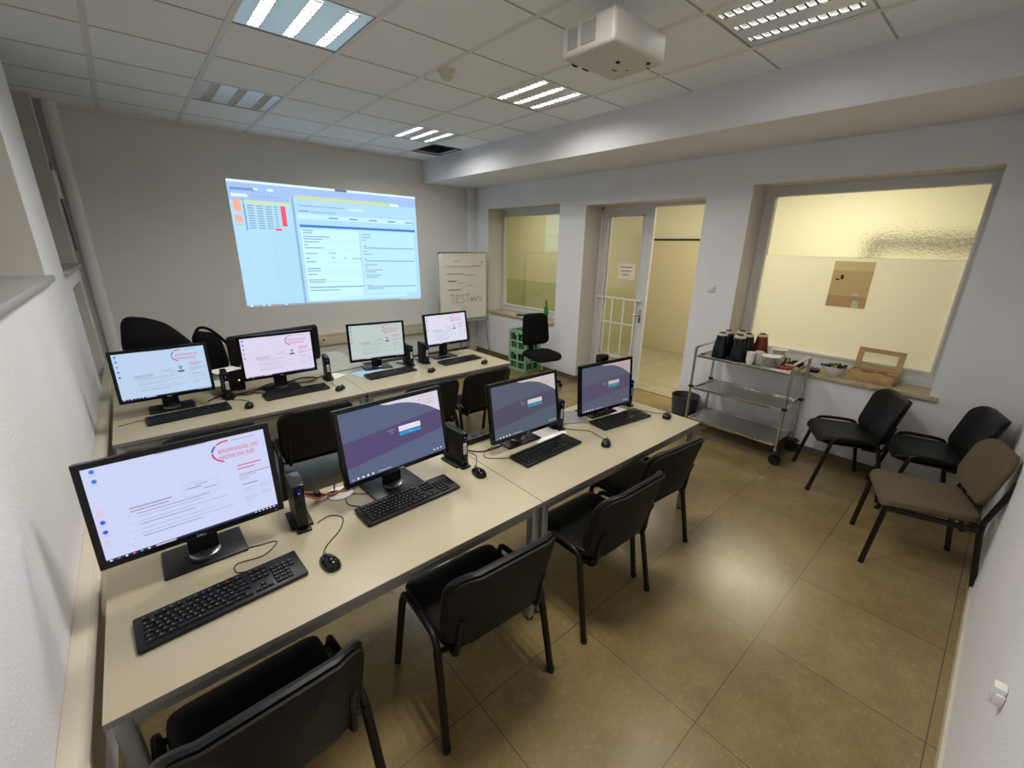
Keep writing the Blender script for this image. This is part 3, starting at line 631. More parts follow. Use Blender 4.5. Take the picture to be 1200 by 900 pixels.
def login_picture(mb, mp, k):
    sets = [((88,98,128),(84,72,112),(214,212,226)), ((84,93,108),(80,76,98),(198,190,190)), ((86,90,108),(84,76,104),(178,166,164))]
    bgc, bandc, wc = sets[k]
    bg = glow('login_bg%d' % k, bgc); band = glow('login_band%d' % k, bandc); wh = glow('login_white%d' % k, wc); bl = glow('login_blue%d' % k, (35,150,205) if k == 0 else (40,140,170))
    flat(mb, mp, 0, 0, 1, 1, bg, 0)
    mb.quad(mp(0,0.43,1), mp(1,0.30,1), mp(1,0.62,1), mp(0,0.80,1), band)
    N = 24; pts = []
    for i in range(N+1):
        u = 0.38+0.62*i/N; v = 0.045 + (0.30*((u-0.5)/0.5)**2.0 if u > 0.5 else -0.045*((0.5-u)/0.12)**2)
        pts.append((u, v))
    for (a, va), (c, vc) in zip(pts[:-1], pts[1:]): mb.quad(mp(a,0,2), mp(c,0,2), mp(c,vc,2), mp(a,va,2), wh)
    logo(mb, mp, 0.78, 0.055, 0.62)
    flat(mb, mp, 0.53, 0.405, 0.76, 0.485, glow('field%d' % k, tuple(min(255, c+14) for c in wc)), 2); flat(mb, mp, 0.54, 0.443, 0.75, 0.447, glow('fieldline', (170,170,190)), 3)
    flat(mb, mp, 0.53, 0.495, 0.76, 0.55, bl, 2); flat(mb, mp, 0.63, 0.518, 0.66, 0.527, glow('btn', (150,210,235)), 3)
    lt = glow('login_label', (150,150,180)); flat(mb, mp, 0.42, 0.425, 0.49, 0.435, lt, 2); flat(mb, mp, 0.43, 0.465, 0.48, 0.475, lt, 2)
    ic = glow('login_icon', (245,240,220))
    for q in range(5): flat(mb, mp, 0.03+0.045*q, 0.955, 0.047+0.045*q, 0.98, ic if q != 0 else lt, 2)
    flat(mb, mp, 0.27, 0.96, 0.40, 0.975, glow('login_search', (170,165,190)), 2)
    for q in range(3): flat(mb, mp, 0.86+0.04*q, 0.93, 0.875+0.04*q, 0.95, ic, 2)

# ------------------------------------------------------------------ MONITORS
BEZ = 0.020
def monitor(label, X, Y, Z, yaw, tilt, w, h, pic, foot=(0.27,0.19)):
    bk = Vector((-math.sin(yaw), math.cos(yaw), 0))
    base = Vector((X, Y, 0)) + bk*0.075
    t = thing('monitor', label, 'monitor', (base.x, base.y, TOP+0.0008), yaw, 'black desktop monitors on the desks')
    zc = Z-TOP; M = Matrix.Translation((0, -0.075, zc)) @ Matrix.Rotation(-tilt, 4, 'X')
    # housing: x width, z height, front at y=0 facing -y
    b = MB(); wall('', 'y', -0.004, 0.012, -w/2, w/2, -h/2, h/2, [(-w/2+BEZ, w/2-BEZ, -h/2+BEZ, h/2-BEZ)], BLACKG, mb=b)
    q = MB(); q.v = [tuple(M @ Vector(p)) for p in b.v]; q.f = b.f; q.m = b.m; q.sm = b.sm; q.mats = b.mats
    q.box(-w/2, w/2, 0.002, 0.026, -h/2, h/2, BLACKP, 0.006, M=M); q.box(-w/2+0.05, w/2-0.05, 0.02, 0.046, -h/2+0.04, h/2-0.05, BLACKM, 0.015, M=M)
    hs = q.build('housing', t)
    b = MB(); b.text('DELL', mat('badge_silver', (0.6,0.6,0.6), 0.4, 0.5), M @ Matrix.Translation((-0.016, -0.0045, -h/2+0.005)) @ Matrix.Rotation(PI/2, 4, 'X'), 0.013); b.build('badge', hs)
    b = MB(); b.lathe([(0.002,0),(0.002,0.001)], glow('power_led', (120,160,255)), 8, M=M @ Matrix.Translation((w/2-0.03, -0.0045, -h/2+0.010)) @ Matrix.Rotation(PI/2, 4, 'X')); b.build('power_light', hs)
    sw, sh = w/2-BEZ+0.001, h/2-BEZ+0.001
    def mp(u, v, lift): return tuple(M @ Vector((-sw+u*2*sw, 0.001-lift*0.0006, sh-v*2*sh)))
    b = MB(); b.recalc = False; pic(b, mp); b.build('screen', t)
    # stand
    b = MB(); nb = M @ Vector((0, 0.045, 0))
    b.box(-0.05, 0.05, 0.0, 0.022, 0.012, max(0.10, nb.z+0.04), BLACKP, 0.006, M=Matrix.Rotation(R(3), 4, 'X')); b.box(-0.045, 0.045, nb.y-0.008, 0.02, nb.z-0.03, nb.z+0.03, BLACKP, 0.004)
    b.lathe([(0.052,0.008),(0.052,0.016),(0.045,0.020)], mat('silver_ring', (0.30,0.30,0.31), 0.3, 0.8), 28); b.build('stand_neck', t)
    b = MB(); b.box(-foot[0]/2, foot[0]/2, -0.085, foot[1]-0.085, 0, 0.010, BLACKP, 0.004); b.build('stand_foot', t)
    return t
D = desktop_picture
monitor('large near monitor showing a white desktop, nearest the left wall', 0.297, 0.523, 1.045, R(0.4), R(7.4), 0.561, 0.371, lambda b, m: D(b, m, (206,212,246), 0))
monitor('front row monitor with a blue and purple login screen, second from the left wall', 1.108, 0.531, 1.037, R(3.3), R(11), 0.566, 0.360, lambda b, m: login_picture(b, m, 0))
monitor('front row monitor with a login screen, just right of the desk joint', 1.972, 0.539, 0.977, R(-0.7), R(9), 0.560, 0.360, lambda b, m: login_picture(b, m, 1))
monitor('login screen monitor at the aisle end of the front row', 2.765, 0.526, 0.950, R(-5.1), R(5), 0.550, 0.366, lambda b, m: login_picture(b, m, 2))
monitor('second row monitor with a pale blue desktop, in front of the black bag', 0.333, 2.553, 1.012, R(0.3), R(5.7), 0.550, 0.361, lambda b, m: D(b, m, (188,212,238), 1))
monitor('second row monitor with a pinkish white desktop, in front of the big black display', 1.084, 2.577, 1.025, R(1.2), R(2), 0.565, 0.358, lambda b, m: D(b, m, (222,214,240), 2))
monitor('second row monitor with a greenish grey desktop, right of the desk joint', 1.981, 2.688, 1.004, R(-7.5), R(4.2), 0.551, 0.366, lambda b, m: D(b, m, (190,202,200), 3))
monitor('second row monitor nearest the flipchart, on a high stand', 2.760, 2.661, 1.047, R(1.9), R(8.5), 0.552, 0.343, lambda b, m: D(b, m, (220,220,238), 4))
# large display seen from behind
t = thing('display', 'big black display standing on the far desk, turned away', 'monitor', (1.19, 3.12, TOP+0.0008), R(0))
b = MB(); b.pad(0.77, 0.345, 0.05, BLACKM, cr=0.03, edge=0.012, crown=0.0, fn=lambda x, y, z: (x, -z+0.02+0.03*(x/0.38)**2, 0.235+y+0.02*(x/0.38))); b.build('housing', t)
b = MB(); b.box(-0.06, 0.06, 0.02, 0.045, 0.01, 0.2, BLACKP, 0.008); b.build('stand_neck', t)
b = MB(); b.pad(0.34, 0.24, 0.014, BLACKP, cr=0.08, edge=0.005, crown=0, fn=lambda x, y, z: (x, y+0.03, z)); b.build('stand_foot', t)

# ------------------------------------------------------------------ KEYBOARDS
def key_mesh(w, d=0.0165):
    b = MB(); h = 0.0065; i = 0.0022
    vs = [(-w/2,-d/2,0),(w/2,-d/2,0),(w/2,d/2,0),(-w/2,d/2,0),(-w/2+i,-d/2+i,h),(w/2-i,-d/2+i,h),(w/2-i,d/2-i,h),(-w/2+i,d/2-i,h)]
    b.add(vs, [(4,5,6,7),(0,1,5,4),(1,2,6,5),(2,3,7,6),(3,0,4,7)], KEYM, None, False)
    q = min(w, 0.018)/2
    b.add([(-q+0.005,0.0005,h+0.0003),(-q+0.009,0.0005,h+0.0003),(-q+0.009,0.005,h+0.0003),(-q+0.005,0.005,h+0.0003)], [(0,1,2,3)], KEYL, None, False)
    me = b.build('key'); m = me.data; bpy.data.objects.remove(me); return m
KM = {}
def key_layout():
    u = 0.0198; X = -0.228; out = []
    def row(y, ws, x=X):
        for w in ws:
            if w > 0: out.append((x+w*u/2, y, round(w,2)))
            x += abs(w)*u
    ys = [0.050, 0.024, 0.0042, -0.0156, -0.0354, -0.0552]
    row(ys[0], [1,-0.6,1,1,1,1,-0.4,1,1,1,1,-0.4,1,1.6,1.6-0.0]); 
    row(ys[1], [1]*13+[2]); row(ys[2], [1.5]+[1]*12+[1.5]); row(ys[3], [1.75]+[1]*11+[2.25]); row(ys[4], [1.25]+[1]*10+[2.75]); row(ys[5], [1.5,1.25,1.25,6.5,1.5,1.5,1.5])
    xn = X+15.35*u; row(ys[0], [1]*3, xn); row(ys[1], [1]*3, xn); row(ys[2], [1]*3, xn); row(ys[4], [-1,1], xn); row(ys[5], [1]*3, xn)
    xp = xn+3.35*u; row(ys[1], [1]*4, xp); row(ys[2], [1]*4, xp); row(ys[3], [1]*3, xp); row(ys[4], [1]*3, xp); row(ys[5], [2,1], xp)
    return out
KL = key_layout()
def keyboard(label, x, y, yaw, w=0.492, detailed=True, z=TOP, lifted=0.0):
    t = thing('keyboard', label, 'keyboard', (x, y, z+0.0008), yaw, 'black computer keyboards on the desks')
    M = Matrix.Rotation(R(2.5), 4, 'X')
    b = MB(); b.box(-w/2, w/2, -0.082, 0.075, 0.005, 0.019, BLACKP, 0.006, M=M); b.box(-w/2+0.005, w/2-0.005, -0.08, -0.07, 0.0, 0.012, BLACKP, 0.003); b.box(-w/2+0.02, w/2-0.02, 0.055, 0.07, 0.0, 0.014, BLACKP, 0.002)
    b.build('keyboard_body', t)
    sc = w/0.492
    if detailed:
        for kx, ky, kw in KL:
            if kw not in KM: KM[kw] = key_mesh(kw*0.0198-0.0018)
            k = bpy.data.objects.new('key', KM[kw]); COL.objects.link(k); k.parent = t; k.matrix_local = M @ Matrix.Translation((kx+0.001, ky-0.002, 0.0185))
    else:
        b = MB()
        for kx, ky, kw in KL:
            hw = (kw*0.0198-0.002)/2; b.box(kx-hw, kx+hw, ky-0.0102, ky+0.006, 0.0185, 0.0245, KEYM, M=M)
        tag(b.build('keys', t), kind='stuff')
    return t
keyboard('black keyboard in front of the large near monitor', 0.322, 0.285, R(3.0), 0.497)
keyboard('black keyboard under the second front row monitor', 1.106, 0.430, R(1.8), 0.497)
keyboard('black keyboard on loose papers right of the desk joint, front row', 2.008, 0.383, R(2.5))
keyboard('black keyboard at the aisle end of the front row', 2.778, 0.392, R(-6.5))
keyboard('black keyboard before the second row monitor beside the left wall', 0.418, 2.394, R(3.5), detailed=False)
keyboard('black keyboard before the monitor that hides the big display', 1.146, 2.440, R(2), detailed=False)
keyboard('black keyboard with blue light on it, right of the second row desk joint', 2.002, 2.480, R(3.0), detailed=False)
keyboard('black keyboard at the flipchart end of the second row', 2.80, 2.483, R(3.5), detailed=False)

# ------------------------------------------------------------------ MICE
def mouse(label, x, y, yaw, cable):
    t = thing('computer_mouse', label, 'mouse', (x, y, TOP+0.0008), yaw, 'black computer mice on the desks')
    b = MB(); rows = 12; cols = 16; vs = []; fs = []
    for i in range(rows+1):
        a = PI/2*i/rows; r = math.cos(a); 
        for k in range(cols):
            g = 2*PI*k/cols; cx = math.copysign(abs(math.cos(g))**0.8, math.cos(g)); sy = math.copysign(abs(math.sin(g))**0.8, math.sin(g))
            yy = sy*r*0.057; vs.append((cx*r*0.031*(1-0.12*(yy/0.057)), yy, 0.004+0.034*math.sin(a)*(1-0.25*(yy/0.057))))
    for i in range(rows):
        for k in range(cols): k2 = (k+1) % cols; fs.append((i*cols+k, i*cols+k2, (i+1)*cols+k2, (i+1)*cols+k))
    vs += [(v[0]*0.93, v[1]*0.95, 0) for v in vs[:cols]]; o = (rows+1)*cols
    for k in range(cols): k2 = (k+1) % cols; fs.append((o+k, o+k2, k2, k))
    fs.append(tuple(o+k for k in range(cols))[::-1])
    b.add(vs, fs, BLACKG); b.build('mouse_body', t)
    b = MB(); b.cyl((-0.003,0.030,0.032),(0.003,0.030,0.032),0.008,mat('wheel_grey',(0.1,0.1,0.1),0.5),12); b.build('scroll_wheel', t)
    if cable:
        c, s = math.cos(-yaw), math.sin(-yaw); pts = [(0,0.056,0.010)]
        for (px, py) in cable: dx, dy = px-x, py-y; pts.append((dx*c-dy*s, dx*s+dy*c, 0.003))
        b = MB(); b.tube(pts, 0.0022, CABLE, 6, smooth_pts=6); b.build('cable', t)
    return t
mouse('black mouse right of the nearest keyboard', 0.653, 0.225, R(8), [(0.68,0.34),(0.76,0.41),(0.80,0.49),(0.76,0.54),(0.70,0.52)])
mouse('black mouse left of the desk joint in the front row', 1.515, 0.415, R(-5), [(1.56,0.50),(1.63,0.60),(1.60,0.68),(1.53,0.72)])
mouse('black mouse between the two right keyboards of the front row', 2.368, 0.205, R(-60), [(2.42,0.28),(2.44,0.40),(2.36,0.50),(2.33,0.58)])
mouse('black mouse at the aisle corner of the front row', 3.10, 0.205, R(-70), [(3.10,0.30),(3.06,0.42),(3.00,0.50)])
mouse('black mouse in front of the mini computer with a yellow light', 0.774, 2.31, R(-15), [(0.79,2.42),(0.76,2.50),(0.70,2.54)])
mouse('black mouse left of the second row desk joint', 1.454, 2.298, R(-50), [(1.45,2.42),(1.46,2.52)])
mouse('black mouse in front of the two mini computers, second row', 2.35, 2.308, R(-60), [(2.36,2.42),(2.40,2.52)])
mouse('black mouse at the flipchart end of the second row', 2.952, 2.24, R(-60), [(3.04,2.32),(3.09,2.46)])

# ------------------------------------------------------------------ MINI COMPUTERS
def mini_pc(label, x, y, yaw=0, led=(80,80,255), lab=True, gl=False):
    t = thing('mini_computer', label, 'computer', (x, y, TOP+0.0008), yaw, 'black mini computers standing upright')
    b = MB(); b.box(-0.021, 0.021, 0.0, 0.185, 0.012, 0.212, BLACKM, 0.006); b.box(-0.0215, 0.0215, -0.004, 0.004, 0.016, 0.208, BLACKG, 0.003)
    for k in range(9): b.box(-0.012, 0.012, 0.03+0.016*k, 0.036+0.016*k, 0.2115, 0.2128, BLACKG)
    b.build('computer_case', t)
    b = MB(); b.box(-0.045, 0.045, 0.02, 0.17, 0, 0.012, BLACKP, 0.004); b.box(-0.03, 0.03, -0.02, 0.03, 0, 0.010, BLACKP, 0.004); b.build('stand', t)
    b = MB(); b.cyl((0,-0.0045,0.185),(0,-0.0055,0.185),0.0035,glow('led_%d%d%d' % led, led, 2.0),10); b.build('power_light', t)
    if lab:
        b = MB(); b.box(-0.011, 0.011, -0.0052, -0.0042, 0.085, 0.15, LABELM)
        for k in range(5): b.box(-0.008, 0.008, -0.0056, -0.0052, 0.092+0.010*k, 0.096+0.010*k, INK)
        tag(b.build('sticker', t), 'white barcode sticker')
    if gl:
        b = MB(); b.box(-0.026, 0.026, 0.0, 0.13, 0.214, 0.222, mat('clear_cap', (0.03,0.032,0.035), 0.1), 0.002); b.build('top_cover', t)
    return t
mini_pc('black mini computer with a shiny top cover, right of the large near monitor', 0.640, 0.505, R(-4), gl=True, lab=False)
mini_pc('black mini computer left of the desk joint, front row', 1.500, 0.525, R(3))
mini_pc('black mini computer behind the loose folder, right of the third front monitor', 2.310, 0.545, R(-3))
mini_pc('black mini computer at the right edge of the last front row monitor', 3.080, 0.52, R(-8))
mini_pc('black mini computer at the right edge of the pale blue screen, second row', 0.690, 2.575, R(-2))
mini_pc('black mini computer alone before the second row desk joint', 1.465, 2.60, R(-10))
mini_pc('left one of the two mini computers side by side', 2.285, 2.59, R(-4))
mini_pc('right one of the two mini computers side by side', 2.455, 2.57, R(-4))
# box device behind the pale blue screen with papers on it
t = thing('black_device', 'black box with a yellow light under loose papers, second row', 'device', (0.76, 2.83, TOP+0.0008), R(-5))
b = MB(); b.box(-0.085, 0.085, -0.05, 0.10, 0.0, 0.17, BLACKM, 0.012); b.build('device_case', t)
b = MB(); b.cyl((0.045,-0.0505,0.09),(0.045,-0.053,0.09),0.007,glow('led_yellow', (225,225,60), 1.5),10); b.build('status_light', t)
b = MB(); b.pad(0.20, 0.15, 0.004, PAPER, cr=0.004, edge=0.001, crown=0.0, fn=lambda x, y, z: (x, y, z+0.012*math.sin(x*18+y*9)**2), M=Matrix.Translation((0.72, 2.82, TOP+0.172)) @ Matrix.Rotation(R(20), 4, 'Z')); tag(b.build('paper_sheet'), 'crumpled white paper on the black box with the yellow light', 'paper')
# device mounted behind the last front row monitor
t = thing('black_device', 'small black device sticking up behind the last front row monitor', 'device', (2.83, 0.61, 1.02), R(-5))
b = MB(); b.box(-0.045, 0.045, 0.0, 0.055, 0.0, 0.135, BLACKG, 0.010); b.build('device_case', t)
b = MB(); b.tube([(0,0.03,0.0),(0,0.035,-0.08),(0,0.02,-0.16)], 0.010, BLACKP, 8, smooth_pts=3); b.build('mounting_arm', t)

# ------------------------------------------------------------------ LOOSE THINGS ON THE DESKS
def sheet(name, label, x, y, w, d, rz, m, z=TOP, cat='paper', th=0.0012, lift=0.001):
    b = MB(); b.box(-w/2, w/2, -d/2, d/2, 0, th, m, 0); o = b.build(name, loc=(x, y, z+lift), rz=R(rz)); return tag(o, label, cat)
sheet('paper_sheet', 'white sheet under the right part of the third front row keyboard', 2.19, 0.56, 0.21, 0.19, 12, PAPER)
sheet('paper_card', 'small white card beside the stand of the third front row monitor', 2.07, 0.49, 0.06, 0.04, 18, PAPER)
sheet('folder', 'grey folder lying between the two right front row monitors', 2.50, 0.66, 0.26, 0.22, -25, mat('grey_folder', (0.20,0.20,0.20), 0.6), cat='folder', th=0.004)
sheet('paper_sheet', 'white sheet behind the aisle end keyboard', 2.90, 0.545, 0.17, 0.13, 8, PAPER)
sheet('paper_sheet', 'white sheet beside the lone mini computer, second row', 1.55, 2.72, 0.17, 0.14, 30, PAPER)
sheet('paper_sheet', 'bluish sheet under the greenish screen, second row', 1.86, 2.63, 0.30, 0.22, 14, mat('pale_blue_paper', (0.42,0.58,0.72), 0.6))
t = thing('power_strip', 'black power strip along the back edge right of the front desk joint', 'power strip', (1.82, 0.765, TOP+0.0008), 0)
b = MB(); b.box(-0.21, 0.21, -0.03, 0.03, 0, 0.038, BLACKP, 0.006); b.build('strip_body', t)
for k in range(5):
    b = MB(); b.lathe([(0.019,0.0381),(0.019,0.040),(0.016,0.039)], BLACKM, 18, c=(-0.15+0.07*k, 0, 0)); b.build('socket', t)
t = thing('cable_clip', 'white round cable outlet disc between the two left monitors', 'cable outlet', (0.865, 0.70, TOP), 0)
b = MB(); b.lathe([(0.062,0.0005),(0.062,0.004),(0.055,0.006),(0.0,0.0065)], PAPER, 36); b.build('disc', t)
# bundle of cables
t = thing('cable_bundle', 'bundle of black and orange cables between the two left monitors', 'cables', (0,0,0), 0)
ORG = mat('orange_cable', (0.45,0.12,0.05), 0.5)
for k, (m, off) in enumerate(((CABLE,0.0),(ORG,0.010),(CABLE,-0.012),(ORG,-0.02))):
    b = MB(); b.tube([(0.69,0.68+off,0.80),(0.76,0.70+off,0.755+off*0.5),(0.83,0.70-off,0.735),(0.90,0.71+off,0.732),(1.00,0.74+off,0.75),(1.06,0.66,0.82)], 0.0045, m, 8, smooth_pts=6); b.build('cable', t)
b = MB(); b.tube([(0.85,0.73,0.735),(0.88,0.78,0.76),(0.97,0.80,0.79),(1.08,0.72,0.84)], 0.004, CABLE, 8, smooth_pts=6); b.build('cable', t)
b = MB(); b.box(0.745, 0.775, 0.685, 0.72, 0.735, 0.775, BLACKP, 0.006); b.build('cable_tie', t)
def loose(label, pts, r=0.0022, m=CABLE, z=TOP):
    b = MB(); b.tube([(x, y, z+0.0005+r) for x, y in pts], r, m, 6, smooth_pts=7); return tag(b.build('cable'), label, 'cable')
loose('thin looped cable on the desk between the nearest monitor and keyboard', [(0.37,0.55),(0.46,0.52),(0.53,0.50),(0.47,0.44),(0.38,0.45),(0.37,0.40),(0.42,0.375)])
loose('thin cable running from the second monitor stand to its keyboard', [(1.20,0.58),(1.12,0.52),(0.98,0.60),(0.89,0.66),(0.86,0.58),(0.90,0.52)])
loose('thin looped cable left of the third front row keyboard', [(1.86,0.60),(1.74,0.62),(1.66,0.55),(1.72,0.48),(1.80,0.44),(1.84,0.45)])
loose('thick black cable from the power strip to the third front row monitor', [(1.62,0.70),(1.68,0.62),(1.78,0.60),(1.90,0.62)], 0.004)
loose('black cable loops under the second screen from the left wall, second row', [(0.92,2.72),(1.02,2.80),(1.16,2.78),(1.30,2.82),(1.40,2.76)], 0.006)
loose('black cable behind the stand of the pinkish white screen', [(0.60,2.78),(0.72,2.64),(0.84,2.66),(0.92,2.58),(0.98,2.60)], 0.004)
loose('short cable running from the left wall under the pale blue screen', [(0.03,2.42),(0.12,2.45),(0.20,2.47),(0.26,2.52)])
loose('tangled black cables between the two left monitors of the second row', [(0.55,2.62),(0.70,2.72),(0.82,2.60),(0.90,2.68),(1.00,2.66),(1.02,2.75)], 0.005)
loose('black cable behind the mini computer at the yellow light, second row', [(0.60,2.70),(0.80,2.68),(0.95,2.74),(1.10,2.72)], 0.0035)
loose('black cable between the lone mini computer and its monitor', [(1.20,2.70),(1.30,2.66),(1.38,2.72),(1.45,2.78)], 0.0045)
loose('thin cable across the second row desk joint', [(1.48,2.80),(1.60,2.84),(1.78,2.86),(1.90,2.90)])
loose('black cable behind the pair of mini computers', [(2.22,2.80),(2.33,2.72),(2.40,2.82),(2.50,2.78)], 0.005)
loose('orange cable crossing behind the gap before the last front row monitor', [(2.38,0.74),(2.46,0.70),(2.56,0.72),(2.66,0.69)], 0.003, ORG)

# black bag
def lump(mb, c, s, seed, m, n=20, k=0.12, prof=None):
    rnd = random.Random(seed); ph = [rnd.uniform(0, 6.28) for _ in range(9)]; vs = []; fs = []
    for i in range(n+1):
        th = PI*i/n
        for j in range(2*n):
            a = PI*j/n; x, y, z = math.sin(th)*math.cos(a), math.sin(th)*math.sin(a), math.cos(th)
            q = 1+k*(math.sin(3*a+ph[0]+2*z)*0.5*math.sin(th)+math.sin(5*x+ph[1])*0.3+math.sin(6*z+3*y+ph[2])*0.35)
            e = 0.75; X = math.copysign(abs(x)**e, x)*q; Y = math.copysign(abs(y)**e, y)*q; Z = math.copysign(abs(z)**e, z)*q
            if prof: X, Y, Z = prof(X, Y, Z)
            vs.append((c[0]+X*s[0], c[1]+Y*s[1], c[2]+Z*s[2]))
    for i in range(n):
        for j in range(2*n): j2 = (j+1) % (2*n); fs.append((i*2*n+j, i*2*n+j2, (i+1)*2*n+j2, (i+1)*2*n+j))
    mb.add(vs, fs, m)
BAG = mat('black_bag_cloth', (0.005,0.005,0.006), 0.8, bump=(180,0.3), spec=0.1)
t = thing('backpack', 'tall black soft bag standing behind the pale blue screen', 'bag', (0.36, 3.30, TOP+0.016), 0)
b = MB(); lump(b, (-0.01,0,0.285), (0.235,0.13,0.285), 3, BAG, k=0.07, prof=lambda x, y, z: (x*(1-0.22*max(0,z))-0.30*max(0,z), y, z*(1-0.10*(x))) ); b.build('bag_body', t)
b = MB(); lump(b, (0.05,-0.12,0.16), (0.15,0.05,0.13), 8, BAG, k=0.06); b.build('front_pocket', t)
t = thing('shoulder_bag', 'smaller black bag with a strap, right of the tall black bag', 'bag', (0.735, 3.38, TOP+0.012), 0)
b = MB(); lump(b, (-0.03,0,0.205), (0.115,0.09,0.205), 5, BAG, k=0.06, prof=lambda x, y, z: (x-0.15*z, y, z*(1-0.12*x))); b.build('bag_body', t)
b = MB(); b.tube([(-0.13,-0.04,0.38),(-0.09,-0.05,0.445),(-0.02,-0.05,0.43),(0.06,-0.05,0.34),(0.13,-0.05,0.21),(0.14,-0.04,0.05)], 0.008, BAG, 6, smooth_pts=5, sx=1.6); b.build('shoulder_strap', t)
sheet('paper_sheet', 'large white sheet on the far desk left of the big black display', 0.72, 3.10, 0.30, 0.21, 5, PAPER)

# ------------------------------------------------------------------ PROJECTED PICTURE: the projector's light as glowing quads just off the far wall
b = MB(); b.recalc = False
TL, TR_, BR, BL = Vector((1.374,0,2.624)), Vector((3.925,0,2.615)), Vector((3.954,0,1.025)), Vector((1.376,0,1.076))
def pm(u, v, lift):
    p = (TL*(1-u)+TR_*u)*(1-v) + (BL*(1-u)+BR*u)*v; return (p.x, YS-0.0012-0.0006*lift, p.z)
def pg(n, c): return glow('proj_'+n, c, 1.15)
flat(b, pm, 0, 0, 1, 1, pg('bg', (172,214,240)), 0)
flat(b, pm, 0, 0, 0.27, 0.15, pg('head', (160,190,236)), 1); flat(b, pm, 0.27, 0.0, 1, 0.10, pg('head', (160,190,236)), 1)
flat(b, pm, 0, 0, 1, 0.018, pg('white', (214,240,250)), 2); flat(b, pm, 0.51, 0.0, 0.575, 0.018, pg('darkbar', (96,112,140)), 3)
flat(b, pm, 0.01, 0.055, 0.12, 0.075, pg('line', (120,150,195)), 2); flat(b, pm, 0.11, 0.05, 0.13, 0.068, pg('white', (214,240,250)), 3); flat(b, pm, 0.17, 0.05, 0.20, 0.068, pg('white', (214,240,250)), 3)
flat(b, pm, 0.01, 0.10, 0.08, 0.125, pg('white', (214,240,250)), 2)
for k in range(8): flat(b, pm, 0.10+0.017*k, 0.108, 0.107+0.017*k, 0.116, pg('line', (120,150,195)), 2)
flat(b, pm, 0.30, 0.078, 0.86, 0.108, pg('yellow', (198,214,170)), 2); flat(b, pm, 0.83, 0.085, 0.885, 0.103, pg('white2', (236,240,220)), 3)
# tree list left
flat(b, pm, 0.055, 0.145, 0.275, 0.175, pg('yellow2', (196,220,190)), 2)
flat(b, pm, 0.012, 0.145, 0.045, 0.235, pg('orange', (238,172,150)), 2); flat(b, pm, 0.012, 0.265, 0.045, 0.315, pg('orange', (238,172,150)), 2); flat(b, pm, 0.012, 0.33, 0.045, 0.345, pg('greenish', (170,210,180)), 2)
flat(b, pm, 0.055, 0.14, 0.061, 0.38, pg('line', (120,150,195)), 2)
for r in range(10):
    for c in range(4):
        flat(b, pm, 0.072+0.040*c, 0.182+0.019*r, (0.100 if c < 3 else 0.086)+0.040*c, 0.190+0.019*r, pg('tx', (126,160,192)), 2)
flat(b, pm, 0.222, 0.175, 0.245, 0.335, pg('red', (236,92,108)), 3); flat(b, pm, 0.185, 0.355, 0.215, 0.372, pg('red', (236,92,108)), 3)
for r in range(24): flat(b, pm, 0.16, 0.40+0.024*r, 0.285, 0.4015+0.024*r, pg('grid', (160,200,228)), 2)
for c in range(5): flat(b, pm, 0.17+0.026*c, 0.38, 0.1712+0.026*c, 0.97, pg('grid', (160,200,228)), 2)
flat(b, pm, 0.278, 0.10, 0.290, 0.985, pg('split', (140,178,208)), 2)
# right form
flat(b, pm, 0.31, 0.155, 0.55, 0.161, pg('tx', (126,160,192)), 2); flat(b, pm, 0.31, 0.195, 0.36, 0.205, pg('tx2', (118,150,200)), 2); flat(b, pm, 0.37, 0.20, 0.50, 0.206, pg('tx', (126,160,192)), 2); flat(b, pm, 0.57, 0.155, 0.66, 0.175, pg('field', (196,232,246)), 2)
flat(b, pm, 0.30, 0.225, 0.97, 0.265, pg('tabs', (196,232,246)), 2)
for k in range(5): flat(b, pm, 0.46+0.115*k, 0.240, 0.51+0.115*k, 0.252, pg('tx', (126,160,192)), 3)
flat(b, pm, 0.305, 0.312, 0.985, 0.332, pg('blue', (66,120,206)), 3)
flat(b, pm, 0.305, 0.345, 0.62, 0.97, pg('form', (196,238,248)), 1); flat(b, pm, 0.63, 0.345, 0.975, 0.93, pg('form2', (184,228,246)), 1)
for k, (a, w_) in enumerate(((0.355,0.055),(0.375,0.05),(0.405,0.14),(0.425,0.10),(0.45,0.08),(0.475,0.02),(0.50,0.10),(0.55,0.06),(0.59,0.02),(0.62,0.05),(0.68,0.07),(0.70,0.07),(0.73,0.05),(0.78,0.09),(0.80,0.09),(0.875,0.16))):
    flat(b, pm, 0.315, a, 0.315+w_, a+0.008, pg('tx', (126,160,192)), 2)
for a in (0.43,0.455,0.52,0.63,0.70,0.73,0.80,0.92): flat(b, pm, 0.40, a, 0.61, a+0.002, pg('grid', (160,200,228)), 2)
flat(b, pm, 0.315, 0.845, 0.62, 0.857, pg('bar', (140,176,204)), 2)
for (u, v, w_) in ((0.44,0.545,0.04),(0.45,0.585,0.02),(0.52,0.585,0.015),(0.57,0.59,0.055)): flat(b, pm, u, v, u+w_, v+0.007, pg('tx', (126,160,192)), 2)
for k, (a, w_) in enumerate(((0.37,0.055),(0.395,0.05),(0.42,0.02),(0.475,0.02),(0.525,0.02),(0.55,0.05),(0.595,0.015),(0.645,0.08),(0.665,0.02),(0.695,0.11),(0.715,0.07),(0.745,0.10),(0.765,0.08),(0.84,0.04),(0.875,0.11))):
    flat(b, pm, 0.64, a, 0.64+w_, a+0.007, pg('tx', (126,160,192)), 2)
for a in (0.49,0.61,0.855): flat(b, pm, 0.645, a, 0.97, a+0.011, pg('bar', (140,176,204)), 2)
flat(b, pm, 0.50, 0.94, 0.90, 0.965, pg('foot', (190,232,246)), 2)
